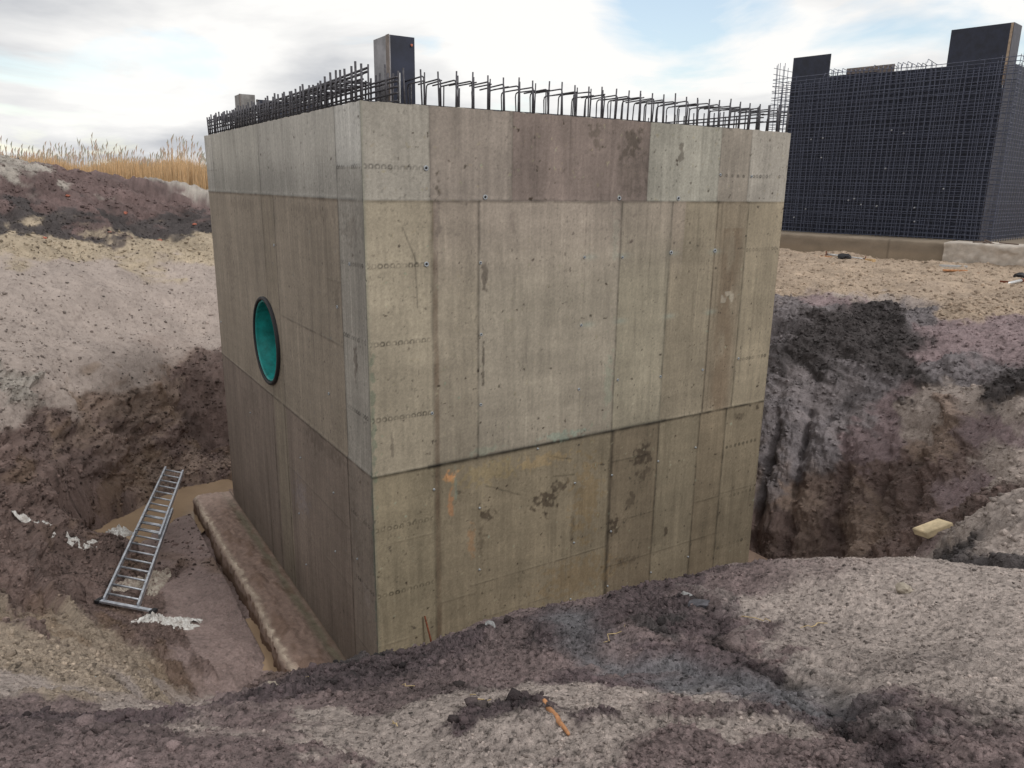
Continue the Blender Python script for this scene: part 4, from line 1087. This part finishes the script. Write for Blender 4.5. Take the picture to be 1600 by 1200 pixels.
crumple('plastic_sheet', -6.53, 10.17, .44, .12, math.radians(42), 'long crumpled white sheet half buried on the left slope of the pit', 'plastic sheet', M_white, .13, 3, .04)
crumple('plastic_sheet', -4.42, 8.75, .50, .19, math.radians(32), 'ragged torn white sheet in the mud below the foot of the ladder', 'plastic sheet', M_white, .10, 9, .02, .45, 130)
crumple('paper_bag', -6.50, 11.62, .24, .15, .3, 'small crumpled off white bag at the near edge of the puddle beside the ladder', 'bag', M_white, .12, 15, .16)
crumple('plastic_wrapper', -2.46, 3.98, .06, .055, .3, 'small pale blue wrapper lying on the crumbly slope at lower left', 'wrapper', pmat('pale blue film', (.50, .64, .72), .4, 0, 30, .2, .5, 60, .01), .05, 21, .02, 0, 30)
crumple('grout_patch', -5.28, 9.92, .42, .22, math.radians(60), 'pale spilled grout patch under the lower rungs of the ladder', 'grout patch', M_grout, .03, 31, .03, .45, 120)
crumple('grout_patch', -5.03, 9.90, .48, .12, math.radians(100), 'smooth pale grout strip just right of the foot of the ladder', 'grout patch', M_grout, .015, 37, .03)
def stick(name, p, q, r, mat, label, cat, lift=.0, n=7, wob=.1, group=None):
    P, Q = Vector(p), Vector(q); pts = []; L__ = (Q-P).length
    for i in range(n):
        t_ = i/(n-1); v = P.lerp(Q, t_); v += Vector((jit(wob*L__), jit(wob*L__), 0))*(1 if 0 < i < n-1 else 0); v.z = max(v.z, surf(v.x, v.y)+r*.6) if lift == 0 else v.z; pts.append(v)
    m_ = MB(); m_.tube(pts, [r*(1-.35*abs(2*i/(n-1)-1)+jit(.12)) for i in range(n)], 7); return tag(m_.build(name, mat, None, True), label, cat, group)
def on(x, y, h=.0): return (x, y, surf(x, y)+h)
stick('broken_stick', on(.11, 2.38, .012), on(.19, 2.02, .012), .011, M_orange, 'orange brown broken stick lying on the mound at bottom centre', 'stick', 0, 9, .008)
rp = [((-.20, 2.62), (-.12, 2.53), 'pale curled root on the mound just below the shaft corner'), ((-.15, 2.46), (-.06, 2.44), 'short straw coloured root beneath the curled one on the mound'), ((1.10, 3.28), (1.21, 3.15), 'yellow straw root on the pale ground right of the rill head'), ((1.33, 3.10), (1.47, 3.14), 'thin yellow straw furthest right on the mound top'),
      ((.46, 3.26), (.58, 3.38), 'thin dry stem beside the grey damp band on the mound'), ((-.46, 2.90), (-.40, 2.86), 'tiny pale root in the dark clump left of centre'), ((-.97, 3.00), (-.90, 3.06), 'small ochre root on the rim of the mound at left'), ((-.40, 2.29), (-.37, 2.21), 'short orange root standing in the soil low in the centre'), ((-.90, 1.78), (-.83, 1.77), 'small orange brown root chip on the soil at lower left')]
for (a0, b0), (a1, b1), lb in rp: stick('root', on(a0, b0, .01), on(a1, b1, .015), .0022, M_root, lb, 'root', 0, 7, .13)
stick('rusty_stake', TP(-.25, .66, -5.42), TP(-.03, .53, -4.48), .014, M_rust, 'rusty metal stake leaning on the concrete wall near the shaft corner', 'stake', 1, 5, .0)
# block of pale foam on the right bank
bl = MB(); p = Vector(on(3.98, 6.63, .07)); bl.box(p, Vector((.13, .02, .045)), Vector((-.03, .07, -.01)), Vector((-.012, .01, .03))); o = bl.build('foam_block', pmat('yellowed foam', (.52, .42, .27), .8, 0, 14, .2, .4, 50)); tag(o, 'pale yellowish block lying on the crest of the right bank', 'block')
bv = o.modifiers.new('b', 'BEVEL'); bv.width = .008
# steel props and boards on the sand by the slab
def prop(name, p, q, label, r=.03):
    P, Q = Vector(p), Vector(q); r_ = empty(name, (P+Q)/2, label, 'steel prop'); d = (Q-P).normalized()
    MB().tube([P, P.lerp(Q, .6)], r, 10).build('outer_tube', M_steel, r_, True); MB().tube([P.lerp(Q, .6), Q-d*.01], r*.72, 10).build('inner_tube', M_steel, r_, True)
    s = d.cross(upv).normalized(); MB().box(Q, s*.08, upv*.08, d*.008).build('end_plate', M_rust, r_); MB().box(P, s*.08, upv*.08, d*.008).build('end_plate', M_rust, r_); MB().tube([P.lerp(Q, .58), P.lerp(Q, .63)], r*1.3, 10).build('collar', M_rust, r_, True); return r_
prop('steel_prop', on(9.2, 22.8, .08), on(10.15, 22.3, .10), 'grey steel prop lying on the sand in front of the left part of the slab')
prop('steel_prop', on(10.55, 16.5, .08), on(11.9, 17.6, .10), 'light grey steel prop at the right edge of the photograph on the sand', .035)
def board(name, c, d, w_, h_, mat, label, cat): 
    c = Vector(on(*c, h_)); dv = Vector((*d, 0)); s = dv.cross(upv).normalized()*w_; o = MB().box(c, dv, s, upv*h_+dv*.02).build(name, mat); bv = o.modifiers.new('b', 'BEVEL'); bv.width = .004; return tag(o, label, cat)
board('timber_board', (10.2, 22.1), (.07, -.10), .08, .07, M_wood, 'orange timber block by the end of the left steel prop', 'timber')
board('timber_board', (11.5, 20.2), (.30, -.14), .07, .035, M_steel, 'grey wet plank lying against the slab near its sheeted end', 'plank')
board('timber_board', (10.75, 18.75), (.26, -.05), .05, .02, M_orange, 'thin orange board on the sand in front of the grey plank', 'board')
board('timber_board', (11.35, 18.8), (.10, -.02), .06, .03, M_orange, 'short orange board right of the thin orange one on the sand', 'board')
board('timber_board', (8.75, 21.9), (.22, -.1), .05, .02, M_orange, 'broken orange board beside the black scrap left on the sand', 'board')
def scrap(name, x, y, s, mat, label, cat, group=None, seed=1):
    bm = bmesh.new(); bmesh.ops.create_icosphere(bm, subdivisions=2, radius=1); rs = random.Random(seed)
    for v in bm.verts: v.co = Vector((v.co.x*s[0], v.co.y*s[1], v.co.z*s[2]))*rs.uniform(.7, 1.15)
    me_ = bpy.data.meshes.new(name); bm.to_mesh(me_); bm.free(); o = link(name, me_, mat); o.location = on(x, y, s[2]*.45); o.rotation_euler = (0, 0, rs.uniform(0, 3)); return tag(o, label, cat, group)
scrap('rubber_scrap', 9.15, 21.4, (.22, .16, .12), M_rubber, 'black rubber scrap on the sand below the left steel prop', 'scrap', None, 4)
scrap('rubber_scrap', 12.3, 18.7, (.25, .12, .10), M_rubber, 'dark crumpled scrap beside the right steel prop', 'scrap', None, 5)
for i, (x, y, lb) in enumerate(((-9.84, 23.96, 'red brick lump at the right end of the dark topsoil ridge'), (-12.3, 21.6, 'red brick lump on the crest near the pale heap'), (-10.14, 22.15, 'bright orange brick lump on the dark topsoil face near the shaft'), (-11.47, 18.9, 'red scrap low on the topsoil at far left'), (-11.28, 22.6, 'red brick shards along the topsoil crest'), (-10.95, 21.0, 'small red chip in the middle of the topsoil face'))):
    sc_ = .06 if i != 4 else .08; scrap('brick_lump', x, y, (sc_*1.2, sc_, sc_*.6), M_brick, lb, 'brick', None, 20+i)
m_st = pmat('pale stone', (.30, .26, .21), .85, 0, 30, .25, .4)
for i, (x, y, s, lb) in enumerate(((-1.09, 3.07, .030, 'largest pale rounded stone on the mound rim left of the shaft corner'), (-1.00, 2.81, .016, 'small whitish stone in front of the largest pale stone on the rim'), (-1.30, 2.95, .014, 'grey pebble at the left end of the rim pebbles'), (1.93, 3.37, .035, 'buff stone standing alone on the pale right part of the mound'))):
    scrap('stone', x, y, (s*1.2, s, s*.8), m_st, lb, 'stone', None, 40+i)
m_cl = pmat('grey wet clay lump', (.22, .22, .22), .6, 0, 20, .4, .6)
scrap('clay_lump', .97, 3.74, (.05, .045, .035), m_cl, 'pale grey clay lump at the head of the rill on the mound', 'clay lump', None, 50); scrap('clay_lump', 1.0, 3.56, (.07, .035, .03), bpy.data.materials['dark rebar steel'], 'black clod in the rill just below the grey clay lump', 'clod', None, 51)
scrap('clay_lump', -.10, 3.62, (.04, .03, .03), m_cl, 'small grey clod on the rim of the mound in front of the concrete wall', 'clod', None, 52)
# ------------------------------------------------------------ clods and crumbs scattered over the soil
ico = bmesh.new(); bmesh.ops.create_icosphere(ico, subdivisions=1, radius=1); IV = np.array([v.co[:] for v in ico.verts]); IF = np.array([[l.index for l in f.verts] for f in ico.faces]); ico.free()
def scatter(count, ia0, ia1, r0, r1, smin, smax, seed, minrough=.0, pw=3.0, dk=1.0):
    g = np.random.default_rng(seed); i = g.integers(np.searchsorted(AZ, math.radians(ia0)), np.searchsorted(AZ, math.radians(ia1)), count*3); j = g.integers(np.searchsorted(RR, r0), np.searchsorted(RR, r1), count*3)
    ok = g.random(count*3) < np.clip((ROUGH[i, j]-minrough)*1.2, 0, 1); i, j = i[ok][:count], j[ok][:count]; k = (inside[i, j] == False) & (GZ2[i, j] > -5.74); i, j = i[k], j[k]; n = len(i)
    s = smin*(smax/smin)**(g.random(n)**pw)*np.clip(RR[j]/3.0, .8, 9)**.35; c = np.stack([GX2[i, j], GY2[i, j], GZ2[i, j]], -1)
    vs = IV[None]*g.uniform(.55, 1.25, (n, len(IV), 1)); sc3 = g.uniform(.6, 1.3, (n, 1, 3))*np.array([1, 1, .8]); an = g.uniform(0, 6.28, n); ca, sa = np.cos(an)[:, None], np.sin(an)[:, None]; vs = vs*sc3*s[:, None, None]
    x = vs[..., 0]*ca-vs[..., 1]*sa; y = vs[..., 0]*sa+vs[..., 1]*ca; vs = np.stack([x, y, vs[..., 2]], -1)+c[:, None]; vs[..., 2] += s[:, None]*.15
    col_ = SOIL[i, j]*g.uniform(.65, 1.35, (n, 1))*dk; return vs.reshape(-1, 3), (IF[None]+np.arange(n)[:, None, None]*len(IV)).reshape(-1, 3), np.repeat(col_, len(IV), 0)
def scatter_obj(name, sets):
    V_, F_, C_ = [], [], []; o = 0
    for v, f, c in sets: V_.append(v); F_.append(f+o); C_.append(c); o += len(v)
    V_, F_, C_ = np.vstack(V_), np.vstack(F_), np.vstack(C_); me_ = bpy.data.meshes.new(name); me_.vertices.add(len(V_)); me_.vertices.foreach_set('co', V_.astype(np.float32).ravel())
    me_.loops.add(len(F_)*3); me_.loops.foreach_set('vertex_index', F_.astype(np.int32).ravel()); me_.polygons.add(len(F_)); me_.polygons.foreach_set('loop_start', np.arange(0, len(F_)*3, 3, dtype=np.int32)); me_.polygons.foreach_set('loop_total', np.full(len(F_), 3, dtype=np.int32)); me_.update(calc_edges=True)
    a_ = me_.color_attributes.new('Col', 'FLOAT_COLOR', 'POINT'); cc = np.ones((len(V_), 4), dtype=np.float32); cc[:, :3] = C_; a_.data.foreach_set('color', cc.ravel())
    return tag(link(name, me_, M_soil), 'loose crumbs and clods of soil lying all over the banks and the mound', 'soil crumbs', None, 'stuff')
scatter_obj('soil_crumbs', [scatter(1500, -42, 42, 1.5, 5.0, .010, .035, 11, .5, 2.0), scatter(60000, -42, 42, 1.3, 5.2, .0018, .012, 1), scatter(24000, -42, 0, 4.5, 12, .004, .022, 2, .25), scatter(20000, 18, 42, 5.2, 16, .005, .026, 3, .3), scatter(16000, -42, -12, 12, 27, .006, .032, 4, .1), scatter(7000, 18, 42, 15, 27, .006, .03, 5, .2), scatter(9000, -42, -12, 11, 24, .006, .022, 6, 0, 2.5, .45), scatter(9000, -42, 42, 1.3, 5, .001, .006, 8, 0, 2.5, .45)])
# ------------------------------------------------------------ reeds behind the topsoil ridge
def reeds():
    g = np.random.default_rng(9); V_, F_, C_ = [], [], []
    def add(x, y, h, wd, col, lean, head):
        z0 = -1.6; n = len(V_); dx, dy = lean; px, py = wd*.5, 0
        for t_, wf in ((0, 1), (.45, .9), (.85, .5), (1, .25)):
            V_.extend([(x+dx*t_*t_-px*wf, y+dy*t_*t_, z0+h*t_), (x+dx*t_*t_+px*wf, y+dy*t_*t_, z0+h*t_)]); C_.extend([col, col])
        for k in range(3): F_.append((n+2*k, n+2*k+1, n+2*k+3, n+2*k+2))
        if head:
            n = len(V_); hx, hy, hz = x+dx, y+dy, z0+h; hl = g.uniform(.14, .26); hc = (.42*g.uniform(.8, 1.2), .36, .29)
            V_.extend([(hx-.005, hy, hz-.05), (hx+.022, hy, hz+hl*.35), (hx+.02+.04*np.sign(dx), hy, hz+hl), (hx-.018, hy, hz+hl*.5)]); C_.extend([hc]*4); F_.append((n, n+1, n+2, n+3))
    for _ in range(42000):
        a_ = math.radians(g.uniform(-46, -17)); r_ = g.uniform(30, 40); x, y = math.sin(a_)*r_, math.cos(a_)*r_
        bump_ = .25*math.sin(a_*41)+.2*math.sin(a_*93+1); h = 2.12+bump_*.4+g.normal()*.15; hd = g.random() < .035
        if hd: h += g.uniform(.10, .50)*(1+.6*math.sin(a_*60))
        t_ = g.random(); col = tuple(np.array((.62, .40, .20))*g.uniform(.55, 1.25)*(1, 1+.1*t_, 1+.3*t_)); add(x, y, h, g.uniform(.012, .028) if not hd else .014, col, (g.normal()*.14+.08, g.normal()*.1), hd)
    for _ in range(7000):
        a_ = math.radians(g.uniform(-46, 60)); r_ = g.uniform(44, 60); x, y = math.sin(a_)*r_, math.cos(a_)*r_; add(x, y, 2.3+g.normal()*.2, .04, tuple(np.array((.56, .40, .24))*g.uniform(.6, 1.2)), (g.normal()*.15, 0), False)
    me_ = np_mesh('reeds', np.array(V_), np.array(F_), np.array(C_), False)
    m = bpy.data.materials.new('dry reed'); m.use_nodes = True; t = m.node_tree; b_ = t.nodes['Principled BSDF']; at = t.nodes.new('ShaderNodeAttribute'); at.attribute_name = 'Col'; t.links.new(at.outputs['Color'], b_.inputs['Base Color']); b_.inputs['Roughness'].default_value = .8
    return tag(link('reeds', me_, m), 'belt of dry golden reeds with feathery heads behind the dark topsoil ridge', 'reeds', None, 'stuff')
reeds()
